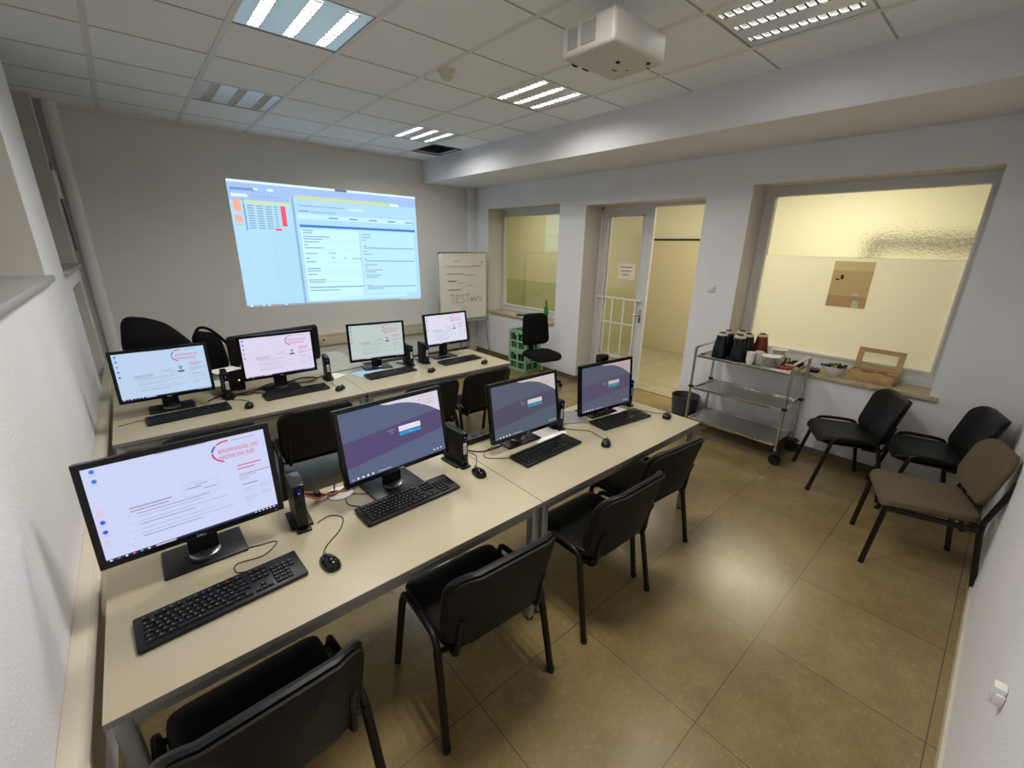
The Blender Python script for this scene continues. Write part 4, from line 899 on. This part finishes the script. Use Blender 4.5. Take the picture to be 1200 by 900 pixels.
# taskbar of the projection
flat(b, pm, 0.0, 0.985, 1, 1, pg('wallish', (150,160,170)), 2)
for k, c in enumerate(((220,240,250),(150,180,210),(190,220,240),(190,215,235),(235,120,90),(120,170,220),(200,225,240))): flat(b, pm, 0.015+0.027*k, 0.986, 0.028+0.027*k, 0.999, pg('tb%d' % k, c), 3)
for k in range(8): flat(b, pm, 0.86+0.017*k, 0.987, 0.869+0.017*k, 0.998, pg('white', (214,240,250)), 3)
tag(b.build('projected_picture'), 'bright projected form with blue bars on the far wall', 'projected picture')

# ------------------------------------------------------------------ PROJECTOR under the ceiling
def projector():
    t = thing('projector', 'white ceiling mounted projector with side vents', 'projector', (2.43, 0.43, 0), R(0))
    z0, z1 = 2.845, 2.99; PW = mat('projector_white', (0.58,0.56,0.52), 0.4)
    b = MB(); b.box(-0.225, 0.225, -0.17, 0.17, z0, z1, PW, 0.022, 3); body = b.build('projector_body', t)
    VG = mat('vent_grey', (0.16,0.16,0.155), 0.6)
    for (y0, y1) in ((-0.055, 0.035), (0.06, 0.125)):
        b = MB(); b.box(-0.2265, -0.2255, y0, y1, z0+0.03, z1-0.02, VG)
        for k in range(11): b.box(-0.2285, -0.2255, y0, y1, z0+0.034+0.0085*k, z0+0.038+0.0085*k, PW)
        b.build('vent_grille', t)
    # lens at the front (+y)
    b = MB(); M = Matrix.Translation((-0.10, 0.165, z0+0.055)) @ Matrix.Rotation(-PI/2, 4, 'X')
    b.lathe([(0.052,0),(0.052,0.018),(0.045,0.02),(0.040,0.008),(0.0,0.012)], BLACKG, 28, M=M); b.build('lens', t)
    b = MB(); b.box(-0.05, -0.0, 0.168, 0.172, z0+0.002, z0+0.01, BLACKP); b.build('front_edge', t)
    b = MB()
    for x in (0.055, 0.085): b.cyl((x, 0.171, z0+0.02), (x, 0.174, z0+0.02), 0.005, glow('projector_led', (190,200,255), 2.0), 10)
    b.build('status_light', t)
    for (x, y) in ((0.0,-0.03),(0.13,-0.13)):
        b = MB(); b.lathe([(0.010,0.002),(0.012,-0.006),(0.0,-0.008)], BLACKP, 14, c=(x, y, z0)); b.build('foot', t)
    b = MB(); b.box(0.06, 0.10, 0.045, 0.06, z0-0.001, z0+0.002, VG); b.box(0.12, 0.14, 0.0, 0.01, z0-0.001, z0+0.002, VG); b.box(0.17,0.20,-0.10,-0.085,z0-0.001,z0+0.002,VG); b.build('bottom_slot', t)
    b = MB(); b.cyl((0,0,z1-0.005),(0,0,ZC-0.002),0.025,WHITEP,16); b.lathe([(0.06,ZC-0.012),(0.06,ZC-0.001)],WHITEP,24); b.build('ceiling_mount', t)
    for x, y in ((-0.16,-0.12),(0.17,-0.12),(-0.16,0.12),(0.17,0.12)):
        b = MB(); b.tube([(0,0,ZC-0.10),(x*0.7,y*0.7,z1+0.025),(x,y,z1-0.006)], 0.007, BLACKP, 6); b.build('bracket_arm', t)
projector()

# ------------------------------------------------------------------ FLIPCHART
def flipchart():
    t = thing('flipchart', 'white flipchart with handwritten notes in the far right corner', 'flipchart', (4.47, 4.80, 0), R(0))
    b = MB(); b.box(-0.475, 0.475, 0, 0.018, 0.70, 1.785, WHITEP, 0.003); b.build('board', t)
    b = MB(); AL = mat('aluminium_grey', (0.40,0.40,0.39), 0.35, 0.8)
    b.box(-0.485, 0.485, -0.006, 0.022, 1.775, 1.80, AL); b.box(0.475, 0.487, -0.006, 0.022, 0.68, 1.79, AL); b.box(-0.487, -0.475, -0.006, 0.022, 0.68, 1.79, AL); b.box(-0.487, 0.487, -0.05, 0.022, 0.655, 0.70, AL, 0.004); b.build('board_frame', t)
    IK = mat('pen_ink', (0.14,0.14,0.15), 0.8); IF = mat('faint_pen', (0.36,0.35,0.33), 0.8)
    def fn(x, y, z): return (x + 0.03*max(0,(y-0.4))*(-1 if x < 0 else 0)*0, -0.012-z+(-0.006*math.sin(6*x)*0.5), 1.235+y)
    b = MB(); b.add([(-0.40,-0.010,1.77),(0.455,-0.010,1.775),(0.462,-0.014,0.715),(-0.455,-0.014,0.712),(-0.452,-0.016,1.2),(-0.445,-0.012,1.60),(0.46,-0.013,1.2)], [(0,1,6,2,3,4,5)], PAPER, None, False)
    b.add([(-0.40,-0.009,1.77),(0.455,-0.009,1.775),(0.462,-0.013,0.715),(-0.455,-0.013,0.712),(-0.452,-0.015,1.2),(-0.445,-0.011,1.60),(0.46,-0.012,1.2)], [(6,5,4,3,2,1,0)][0:0] or [(0,5,4,3,2,6,1)], PAPER, None, False)
    pp = b.build('paper_pad', t)
    b = MB()
    rows = [(-0.20,1.66,0.10,IF),(-0.32,1.575,0.70,IF),(-0.34,1.455,0.36,IF),(0.04,1.43,0.20,IF),(-0.32,1.345,0.16,IK),(-0.10,1.305,0.10,IF),(0.05,1.265,0.14,IF),(-0.32,1.205,0.25,IK)]
    rnd = random.Random(2)
    for (x, z, w_, m) in rows:
        n = max(6, int(w_/0.018)); pts = [(x+w_*k/n, -0.018, z+rnd.uniform(-0.008,0.008)*(0.4 if m is IK else 1)) for k in range(n+1)]
        b.tube(pts, 0.003 if m is IF else 0.005, m, 4)
    def stroke(pts, m=IF, rr=0.0042): b.tube([(x, -0.019, z) for x, z in pts], rr, m, 4)
    xz = -0.27
    stroke([(xz,1.125),(xz+0.08,1.13)]); stroke([(xz+0.04,1.128),(xz+0.045,0.985)])
    stroke([(xz+0.17,1.12),(xz+0.11,1.115),(xz+0.115,0.995),(xz+0.18,0.99)]); stroke([(xz+0.115,1.055),(xz+0.165,1.06)])
    stroke([(xz+0.27,1.115),(xz+0.22,1.12),(xz+0.21,1.075),(xz+0.265,1.045),(xz+0.26,0.99),(xz+0.205,0.985)])
    stroke([(xz+0.30,1.12),(xz+0.38,1.125)]); stroke([(xz+0.34,1.12),(xz+0.335,0.985)])
    stroke([(xz+0.40,0.99),(xz+0.41,1.07),(xz+0.44,1.0),(xz+0.455,1.08)], IF, 0.005); stroke([(xz+0.50,1.05),(xz+0.47,1.04),(xz+0.475,1.005),(xz+0.505,1.01),(xz+0.505,1.05),(xz+0.52,1.0)]); stroke([(xz+0.545,1.10),(xz+0.545,1.005)]); stroke([(xz+0.525,1.06),(xz+0.57,1.065)]); stroke([(xz+0.58,1.05),(xz+0.62,1.05),(xz+0.585,1.005),(xz+0.63,1.0)])
    b.tube([(0.0+0.04*math.cos(2*PI*k/12), -0.018, 0.885+0.028*math.sin(2*PI*k/12)) for k in range(12)], 0.0025, IF, 4, closed=True); b.tube([(0.0,-0.018,0.855),(0.0,-0.018,0.79)], 0.003, IF, 4); b.tube([(-0.015,-0.018,0.79),(0.02,-0.018,0.79)], 0.003, IF, 4)
    b.tube([(0.35,-0.018,1.63),(0.38,-0.018,1.65),(0.37,-0.018,1.62)], 0.004, IK, 4); b.tube([(0.33,-0.018,0.745),(0.42,-0.018,0.745)], 0.0022, IF, 4)
    b.build('handwriting', pp)
    for x0, x1 in ((0.45, 0.52), (-0.45, -0.52)):
        b = MB(); b.tube([(x0*0.99, 0.0, 0.70), (x1, -0.05, 0.0)], 0.011, AL, 10); b.build('leg', t)
    b = MB(); b.tube([(0.08, 0.03, 1.5), (0.10, 0.30, 0.0)], 0.011, AL, 10); b.build('leg', t)
    b = MB(); b.tube([(0.07,0.03,0.70),(0.12,0.0,0.30)], 0.009, mat('dark_hose', (0.05,0.05,0.05), 0.5), 8); b.build('strut', t)
flipchart()

# ------------------------------------------------------------------ CRATES with bottles
def crate(label, x, y, z):
    t = thing('bottle_crate', label, 'crate', (x, y, z), 0, 'green bottle crates')
    w, d, h = 0.30, 0.40, 0.322; b = MB(); th = 0.012
    sy = [(-0.165,-0.015,0.035,0.135),(0.015,0.165,0.035,0.135),(-0.165,-0.015,0.16,0.275),(0.015,0.165,0.16,0.275)]
    sx = [(-0.115,-0.01,0.035,0.135),(0.01,0.115,0.035,0.135),(-0.075,0.075,0.20,0.275)]
    for X in ((-w/2, -w/2+th), (w/2-th, w/2)): wall('', 'x', X[0], X[1], -d/2, d/2, 0.0, h, sy, GREENC, mb=b)
    for Yy in ((-d/2, -d/2+th), (d/2-th, d/2)): wall('', 'y', Yy[0], Yy[1], -w/2+th, w/2-th, 0.0, h, sx, GREENC, mb=b)
    b.box(-w/2+th, w/2-th, -d/2+th, d/2-th, 0.0, 0.012, GREENC)
    # rims and corner ribs
    for X in (-w/2-0.006, w/2-0.004): b.box(X, X+0.010, -d/2-0.005, d/2+0.005, h-0.022, h, GREENC, 0.003)
    for Yy in (-d/2-0.006, d/2-0.004): b.box(-w/2-0.005, w/2+0.005, Yy, Yy+0.010, h-0.022, h, GREENC, 0.003)
    for X in (-w/2-0.004, w/2-0.012):
        for Yy in (-d/2-0.004, d/2-0.012): b.box(X, X+0.016, Yy, Yy+0.016, 0, h-0.02, GREENC, 0.004)
    b.build('crate_shell', t)
    b = MB()
    for k in (-0.1, 0.0, 0.1): b.box(-w/2+th, w/2-th, k-0.0015, k+0.0015, 0.012, 0.12, GREENC)
    for k in (-0.045, 0.045): b.box(k-0.0015, k+0.0015, -d/2+th, d/2-th, 0.012, 0.12, GREENC)
    b.build('divider', t)
crate('lower green bottle crate on the floor by the right wall', 4.878, 3.71, 0.0)
crate('upper green bottle crate stacked beside the office chair', 4.878, 3.71, 0.3225)
def bottle(name, label, loc, m, s=1.0, group=None, lab=False):
    t = thing(name, label, 'bottle', loc, 0, group)
    b = MB(); b.lathe([(0.0,0.0),(0.034,0.001),(0.037,0.006),(0.037,0.15),(0.034,0.175),(0.020,0.215),(0.0145,0.24),(0.0145,0.275),(0.016,0.277),(0.016,0.288)], m, 20); bo = b.build('bottle_glass', t)
    b = MB(); b.lathe([(0.0168,0.282),(0.0168,0.298),(0.012,0.300),(0.0,0.300)], mat('green_cap', (0.02,0.12,0.04), 0.4), 16); b.build('bottle_cap', t)
    t.scale = (s,s,s); return t
b0 = None
for lv, z in (('lower', 0.0125), ('upper', 0.335)):
    for x in (-0.092, 0.0, 0.092):
        for y in (-0.148, -0.05, 0.05, 0.148):
            lab = 'dark green bottle inside the %s green crate' % lv
            if b0 is None: b0 = bottle('glass_bottle', lab, (4.878+x, 3.71+y, z), GREENB, 1.0, 'bottles in the %s crate' % lv)
            else:
                c = copy_tree(b0); c.location = (4.878+x, 3.71+y, z); c['label'] = lab; c['group'] = 'bottles in the %s crate' % lv
bg = bottle('glass_bottle', 'slim green bottle standing on the small window board', (5.13, 3.50, 0.803), mat('green_bottle_bright', (0.02,0.22,0.04), 0.1, coat=0.4), 1.0)
b = MB(); b.pad(0.10, 0.16, 0.025, mat('dark_brown_leather', (0.06,0.02,0.015), 0.5), cr=0.02, edge=0.008, crown=0.004, M=Matrix.Translation((5.10, 4.04, 0.803)) @ Matrix.Rotation(R(20), 4, 'Z')); tag(b.build('spectacle_case'), 'small dark brown case on the small window board', 'case')

# ------------------------------------------------------------------ TROLLEY
TX, TY = 4.740, 0.285; TWX, TLY = 0.47, 0.86
def trolley():
    t = thing('serving_trolley', 'three tier stainless steel serving trolley by the right wall', 'trolley', (TX, TY, 0), 0)
    hx, hy = TWX/2, TLY/2
    for z in (0.185, 0.525, 0.868):
        b = MB(); b.box(-hx+0.012, hx-0.012, -hy+0.012, hy-0.012, z, z+0.006, INOXS)
        for s in (-1, 1):
            b.box(s*(hx-0.012)-0.006, s*(hx-0.012)+0.006, -hy+0.01, hy-0.01, z-0.006, z+0.022, INOX, 0.003)
            b.box(-hx+0.01, hx-0.01, s*(hy-0.012)-0.006, s*(hy-0.012)+0.006, z-0.006, z+0.022, INOX, 0.003)
        b.build('shelf', t)
    for s in (-1, 1):
        y = s*(hy+0.012)
        b = MB(); b.tube([(-hx+0.01,y,0.135),(-hx+0.01,y,0.90),(-hx+0.02,y,0.945),(-hx+0.06,y,0.965),(hx-0.06,y,0.965),(hx-0.02,y,0.945),(hx-0.01,y,0.90),(hx-0.01,y,0.135)], 0.0125, INOX, 12, smooth_pts=4); p = b.build('end_frame', t)
        for x in (-hx+0.01, hx-0.01):
            b = MB(); b.box(x-0.02, x+0.02, y-0.022, y+0.02, 0.535, 0.56, BLACKP, 0.005); b.build('corner_clip', p)
    for x in (-hx+0.01, hx-0.01):
        for s in (-1, 1):
            y = s*(hy+0.012)
            b = MB(); b.cyl((x,y,0.10),(x,y,0.145),0.016,INOX,12); b.box(x-0.022, x+0.022, y-0.035, y+0.025, 0.085, 0.105, BLACKP, 0.005)
            for q in (-1, 1): b.box(x+q*0.020-0.003, x+q*0.020+0.003, y-0.03, y+0.02, 0.045, 0.095, BLACKP, 0.001)
            c = b.build('castor', t)
            b = MB(); b.cyl((x-0.014,y-0.012,0.052),(x+0.014,y-0.012,0.052),0.052,BLACKM,24); b.build('wheel', c)
            b = MB(); b.lathe([(0.058,0),(0.065,0.006),(0.058,0.012)], BLACKP, 24, c=(x,y,0.118)); b.build('bumper', c)
trolley()
ZT = 0.8755
JB = mat('jug_dark', (0.004,0.007,0.009), 0.18, spec=0.35); JG = mat('jug_green', (0.005,0.010,0.007), 0.2, spec=0.35); JR = mat('jug_red', (0.16,0.022,0.008), 0.25)
def jug(label, x, y, m, z=ZT):
    t = thing('vacuum_jug', label, 'jug', (x, y, z), 0, 'vacuum jugs on the trolley')
    b = MB(); b.lathe([(0.0,0.0),(0.070,0.0),(0.077,0.006),(0.077,0.03),(0.073,0.09),(0.062,0.16),(0.052,0.215),(0.050,0.222)], m, 28); b.build('jug_body', t)
    b = MB(); b.lathe([(0.0515,0.220),(0.053,0.226),(0.053,0.236),(0.048,0.242)], CREAM, 28); b.lathe([(0.030,0.240),(0.030,0.250),(0.0,0.252)], BLACKP, 20); b.build('jug_lid', t)
    b = MB(); b.tube([(0.052,0.0,0.225),(0.080,0.0,0.215),(0.088,0.0,0.18),(0.084,0.0,0.12),(0.070,0.0,0.10)], 0.006, m, 8, smooth_pts=4); b.build('jug_handle', t)
    t.rotation_euler.z = R(20); t.scale = (0.93, 0.93, 1.04); return t
jug('dark jug at the left front corner of the trolley', 4.617, 0.535, JB)
jug('dark jug at the front, second from the left on the trolley', 4.62, 0.365, JG)
jug('dark jug behind the left front jug on the trolley', 4.78, 0.545, JB)
jug('dark jug in the middle of the back row on the trolley', 4.888, 0.455, JB)
jug('dark jug between the front jug and the red one on the trolley', 4.775, 0.348, JG)
jug('reddish brown jug at the right end of the jug cluster', 4.89, 0.262, JR)
def china(name, label, x, y, kind, n=1, z=ZT+0.0, cat='dishes', sc=1.0):
    t = thing(name, label, cat, (x, y, z), 0)
    for k in range(n):
        b = MB()
        if kind == 'cup': b.lathe([(0.0,0.003),(0.024,0.0),(0.028,0.004),(0.038,0.045),(0.041,0.062),(0.0385,0.062),(0.034,0.04),(0.022,0.008),(0.0,0.008)], CHINA, 24, c=(0,0,k*0.026)); nm = 'cup'
        elif kind == 'saucer': b.lathe([(0.0,0.0),(0.045,0.0),(0.066*1.0,0.009),(0.068,0.011),(0.044,0.004),(0.0,0.003)], CHINA, 32, c=(0,0,k*0.0085)); nm = 'saucer'
        else: b.lathe([(0.0,0.0),(0.035,0.0),(0.055,0.035),(0.058,0.040),(0.054,0.038),(0.033,0.006),(0.0,0.004)], CHINA, 32, c=(0,0,k*0.012)); nm = 'bowl'
        b.build(nm, t)
    t.scale = (sc, sc, sc); return t
# red tray: the crockery stands on it
t = thing('serving_tray', 'red serving tray at the right end of the trolley', 'tray', (4.745, 0.01, ZT), 0)
b = MB(); b.pad(0.38, 0.25, 0.006, RED, cr=0.03, edge=0.002, crown=0.0, M=Matrix.Rotation(R(4), 4, 'Z')); b.build('tray_plate', t)
b = MB(); b.tube([Matrix.Rotation(R(4), 4, 'Z') @ Vector(p) for p in [(x*0.187, y*0.122, 0.011) for x, y in ((-1,-0.8),(-0.87,-1),(0.87,-1),(1,-0.8),(1,0.8),(0.87,1),(-0.87,1),(-1,0.8))]], 0.006, PAPER, 6, closed=True); tag(b.build('tray_rim', t), 'pale rim')
def stack_things(name, label, grp, x, y, kind, n, z, dz, sc=1.0):
    for k in range(n):
        b = MB()
        if kind == 'cup': b.lathe([(0.0,0.003),(0.024,0.0),(0.028,0.004),(0.038,0.045),(0.041,0.062),(0.0385,0.062),(0.034,0.04),(0.022,0.008),(0.0,0.008)], CHINA, 24)
        elif kind == 'saucer': b.lathe([(0.0,0.0),(0.045,0.0),(0.066,0.009),(0.068,0.011),(0.044,0.004),(0.0,0.003)], CHINA, 32)
        o = b.build(name, loc=(x, y, z+k*dz)); o.scale = (sc, sc, sc); tag(o, label % ('topmost' if k == n-1 else ('lowest' if k == 0 else 'middle')), kind, grp)
stack_things('cup', 'white cup, %s of the left cup stack on the trolley', 'cups of the left stack', 4.60, 0.235, 'cup', 3, ZT, 0.028)
stack_things('cup', 'white cup, %s of the cup stack just behind the plates', 'cups of the middle stack', 4.69, 0.195, 'cup', 3, ZT, 0.028)
stack_things('saucer', 'white saucer, %s of the front saucer pile on the trolley', 'saucers of the front pile', 4.615, 0.070, 'saucer', 9, ZT+0.013, 0.0105, 1.25)
stack_things('saucer', 'white saucer, %s of the back saucer pile near the window board', 'saucers of the back pile', 4.885, 0.090, 'saucer', 11, ZT+0.009, 0.0112, 1.08)
stack_things('cup', 'white cup, %s of the cup stack at the red tray', 'cups of the right stack', 4.755, 0.045, 'cup', 2, ZT+0.012, 0.028)
stack_things('cup', 'white cup, %s of the cup pair behind the jugs', 'cups of the back pair', 4.775, 0.205, 'cup', 2, ZT, 0.028)
# cutlery and small things
for k, (x, y, a) in enumerate(((4.64,-0.045,75),(4.665,-0.06,80),(4.69,-0.07,95))):
    t = thing('spoon', 'metal spoon on the red tray, %s of the three spoons' % ('nearest to the camera', 'middle one', 'nearest to the window board')[k], 'spoon', (x, y, ZT+0.014), R(a), 'spoons on the tray')
    b = MB(); b.tube([(0,0,0),(0.06,0,0.003),(0.11,0,0.001)], 0.0025, INOX, 6, sx=1.5); b.build('spoon_handle', t)
    b = MB(); b.lathe([(0.0,-0.003),(0.012,0.0),(0.014,0.003)], INOX, 14, c=(0.122,0,0.001)); b.build('spoon_bowl', t)
t = thing('milk_jug', 'small steel milk jug behind the red tray', 'jug', (4.83, -0.01, ZT+0.012), 0)
b = MB(); b.lathe([(0,0),(0.026,0),(0.030,0.02),(0.024,0.05),(0.026,0.065),(0.023,0.064),(0.021,0.05),(0.0,0.01)], INOX, 20); b.build('jug_body', t); b = MB(); b.tube([(0.024,0,0.055),(0.045,0,0.05),(0.04,0,0.02),(0.028,0,0.015)], 0.003, INOX, 6, smooth_pts=3); b.build('jug_handle', t)
t = thing('glass_dish', 'small pinkish dish on the red tray', 'dish', (4.745, -0.06, ZT+0.012), 0)
b = MB(); b.lathe([(0,0),(0.03,0),(0.045,0.02),(0.042,0.02),(0.028,0.005),(0,0.005)], mat('pink_dish', (0.65,0.35,0.30), 0.2), 24); b.build('dish_bowl', t)
t = thing('cutlery_box', 'black cutlery tray with pale dividers near the window board', 'tray', (4.87, -0.075, ZT+0.012), 0)
b = MB(); b.box(-0.07,0.07,-0.045,0.045,0,0.004,BLACKP); [b.box(x-0.003,x+0.003,-0.045,0.045,0.004,0.03,BLACKP) for x in (-0.067,-0.02,0.03,0.067)]; b.build('box_shell', t)
b = MB(); [b.box(-0.06+0.045*k,-0.035+0.045*k,-0.035,0.035,0.005,0.018,PAPER,0.002) for k in range(3)]; tag(b.build('paper_sachets', t), 'white paper sachets')
sheet('napkin', 'white napkin at the right end of the trolley', 4.63, -0.09, 0.14, 0.07, 0, PAPER, z=ZT, cat='napkin', lift=0.0001)

# waste bin
t = thing('waste_bin', 'dark waste bin on the floor behind the left end of the trolley', 'bin', (4.86, 0.93, 0), 0)
b = MB(); BIN = mat('dark_grey_bin', (0.035,0.036,0.038), 0.45)
b.lathe([(0.0,0.004),(0.115,0.0),(0.12,0.004),(0.150,0.30),(0.155,0.305),(0.155,0.315),(0.147,0.315),(0.143,0.30),(0.112,0.01),(0.0,0.01)], BIN, 36); b.build('bin_body', t)
# stuff on the window board
ZW = 0.8025
t = thing('fruit_bowl', 'white bowl with dark and green leaves on the window board', 'bowl', (5.13, -0.32, ZW), 0)
b = MB(); b.lathe([(0.0,0.0),(0.045,0.0),(0.05,0.004),(0.085,0.055),(0.095,0.085),(0.091,0.085),(0.078,0.055),(0.04,0.01),(0.0,0.01)], CHINA, 36); b.build('bowl_shell', t)
def wrap(label, x, y, z, m, seed, s=0.05):
    rnd = random.Random(seed); b = MB(); n = 6
    vs = []; fs = []
    for i in range(n+1):
        for j in range(n+1): vs.append(((i/n-0.5)*s*2, (j/n-0.5)*s*1.3, rnd.uniform(-0.010,0.014)+0.03*abs(i/n-0.5)))
    for i in range(n):
        for j in range(n): fs.append((i*(n+1)+j, (i+1)*(n+1)+j, (i+1)*(n+1)+j+1, i*(n+1)+j+1))
    vs2 = [(v[0], v[1], v[2]-0.006) for v in vs]; k = len(vs)
    b.add(vs+vs2, fs+[tuple(reversed([q+k for q in f])) for f in fs], m, Matrix.Rotation(rnd.uniform(0,6), 4, 'Z') @ Matrix.Rotation(rnd.uniform(-0.5,0.5), 4, 'Y'))
    tag(b.build('wrapped_tea', loc=(x, y, z)), label, 'packet', 'packets in the white bowl')
PUR = mat('dark_purple_wrap', (0.035,0.02,0.035), 0.35); GRN = mat('yellow_green_wrap', (0.42,0.42,0.10), 0.4)
wrap('dark purple packet at the left rim of the white bowl', 5.10, -0.27, ZW+0.085, PUR, 1); wrap('dark purple packet at the right rim of the white bowl', 5.12, -0.38, ZW+0.085, PUR, 2)
wrap('yellow green packet in the middle of the white bowl', 5.11, -0.32, ZW+0.090, GRN, 3, 0.045); wrap('yellow green packet at the back of the white bowl', 5.16, -0.33, ZW+0.095, GRN, 4, 0.04)
t = thing('dark_dish', 'flat black dish on the window board beside the trolley', 'dish', (5.12, -0.165, ZW), 0)
b = MB(); b.pad(0.10, 0.10, 0.028, BLACKP, cr=0.03, edge=0.006, crown=-0.004); b.build('dish_body', t)
# wooden box with open glazed lid
def tea_box():
    t = thing('wooden_box', 'light wooden tea box with its framed lid open, on the window board', 'box', (5.185, -0.60, ZW), R(-4))
    L_, W_, H_ = 0.34, 0.19, 0.085; b = MB(); th = 0.010
    b.box(-W_/2, W_/2, -L_/2, L_/2, 0, 0.008, WOOD)
    for s in (-1, 1): b.box(s*(W_/2-th/2)-th/2, s*(W_/2-th/2)+th/2, -L_/2, L_/2, 0, H_, WOOD, 0.002); b.box(-W_/2+th, W_/2-th, s*(L_/2-th/2)-th/2, s*(L_/2-th/2)+th/2, 0, H_, WOOD, 0.002)
    for k in (-1, 0, 1): b.box(-W_/2+th, W_/2-th, k*0.085-0.002, k*0.085+0.002, 0.008, H_-0.012, WOOD)
    b.build('box_body', t)
    M = Matrix.Translation((W_/2-0.004, 0, H_+0.001)) @ Matrix.Rotation(R(12), 4, 'Y')
    b = MB(); fr = MB(); wall('', 'x', -0.012, 0.0, -L_/2, L_/2, 0, 0.19, [(-L_/2+0.045, L_/2-0.045, 0.045, 0.15)], WOOD, mb=fr)
    b.add(fr.v, fr.f, WOOD, M, False); lid = b.build('lid', t)
    b = MB(); b.add([(-0.006,-L_/2+0.04,0.04),(-0.006,L_/2-0.04,0.04),(-0.006,L_/2-0.04,0.155),(-0.006,-L_/2+0.04,0.155)], [(0,1,2,3)], clear_glass('lid_glass', 0.05), M, False); b.build('lid_glass', lid)
    cols = [(0.30,0.10,0.04),(0.42,0.22,0.08),(0.20,0.08,0.04),(0.60,0.52,0.45),(0.35,0.15,0.05),(0.28,0.14,0.07)]
    n = 0; rnd = random.Random(4)
    names = ('brown','orange brown','dark brown','pale','reddish','olive brown')
    for c in range(4):
        for k in range(4):
            ci = (c*2+k) % 6 if c < 3 else (3 if k % 2 == 0 else 4); b = MB(); b.box(-0.003, 0.003, -0.034, 0.034, 0, 0.072, mat('tea_%d' % ci, cols[ci], 0.7), 0.001)
            x = -0.065+0.038*k; y = -0.1275+0.085*c; ca, sa = math.cos(R(-4)), math.sin(R(-4))
            o = b.build('tea_packet', loc=(5.185+x*ca-y*sa, -0.60+x*sa+y*ca, ZW+0.0095)); o.rotation_euler = (0, R(12), R(-4))
            tag(o, '%s tea packet in the wooden box, %s compartment, %s row' % (names[ci], ('rightmost','right middle','left middle','leftmost')[c], ('front','second','third','back')[k]), 'tea packet', 'tea packets in the wooden box')
tea_box()
# picture taped to the big window
t = thing('poster', 'brownish poster taped to the frosted window', 'poster', (FX+0.018, -0.225, 1.615), R(0))
PB = [film('poster_a', (0.72,0.64,0.44)), film('poster_b', (0.62,0.50,0.34)), film('poster_c', (0.52,0.38,0.26)), film('poster_w', (0.9,0.88,0.75)), film('poster_g', (0.60,0.66,0.50))]
b = MB(); w2, h2 = 0.155, 0.215

for (y0, y1, z0, z1, m) in ((-w2,w2,0.13,h2,PB[0]),(-w2,w2,-0.10,0.13,PB[1]),(-w2,-0.10,-0.205,-0.10,PB[2]),(-0.05,w2,-0.205,-0.10,PB[2]),(-0.10,-0.05,-0.205,-0.14,PB[4]),(-0.10,-0.05,-0.14,-0.10,PB[2]),(-w2,w2,-h2,-0.205,PB[3])): b.quad((0,y0,z0),(0,y1,z0),(0,y1,z1),(0,y0,z1),m)
b.quad((-0.0006,0.06,0.05),(-0.0006,0.085,0.05),(-0.0006,0.085,0.09),(-0.0006,0.06,0.09),INK)
b.quad((-0.0006,0.09,0.04),(-0.0006,0.12,0.04),(-0.0006,0.12,0.055),(-0.0006,0.09,0.055),INK)
b.add([(-0.0008, -0.06+0.028*math.cos(2*PI*k/14), -0.085+0.012*math.sin(2*PI*k/14)) for k in range(14)], [tuple(range(14))], PAPER, None, False)
b.build('poster_sheet', t)

# light switch, wall socket, small wall box, roller shutter belt box
t = thing('light_switch', 'white light switch on the wall right of the doorway', 'light switch', (XR-0.0005, 0.912, 1.508), 0)
b = MB(); b.box(-0.012, 0, -0.042, 0.042, -0.042, 0.042, WHITEP, 0.004); b.build('switch_plate', t); b = MB(); b.box(-0.020, -0.012, -0.028, 0.028, -0.028, 0.028, WHITEP, 0.004); b.build('rocker', t)
t = thing('wall_socket', 'cream wall socket on the duct below the projected picture', 'socket', (2.27, YS-0.0605, 0.53), 0)
b = MB(); b.box(-0.045, 0.045, -0.010, 0, -0.045, 0.045, IV, 0.004); b.build('socket_plate', t); b = MB(); b.lathe([(0.022,0),(0.022,0.002),(0.0,-0.004)], mat('socket_dark', (0.25,0.22,0.17), 0.5), 20, M=Matrix.Translation((0,-0.0105,0)) @ Matrix.Rotation(PI/2, 4, 'X')); b.build('socket_recess', t)
t = thing('wall_box', 'small white plastic box on the near right wall', 'wall fitting', (1.895, YN+0.0005, 0.745), 0)
b = MB(); b.box(-0.018, 0.018, 0, 0.028, -0.03, 0.03, WHITEP, 0.006); b.build('box_cover', t); b = MB(); b.box(-0.026, -0.017, 0, 0.020, -0.026, 0.012, WHITEP, 0.004); b.build('box_latch', t)
t = thing('belt_winder', 'slim white shutter belt box beside the far left window', 'belt winder', (XL+0.0005, 5.13, 2.40), 0)
b = MB(); b.box(0, 0.035, -0.03, 0.03, -0.13, 0.13, WHITEP, 0.012); b.build('winder_case', t)
b = MB(); b.box(0.004, 0.010, -0.012, 0.012, 0.13, 0.20, BLACKP); b.tube([(0.015,0.02,-0.13),(0.02,0.04,-0.30),(0.02,0.06,-0.62)], 0.005, CABLE, 6, smooth_pts=4); b.build('belt', t)
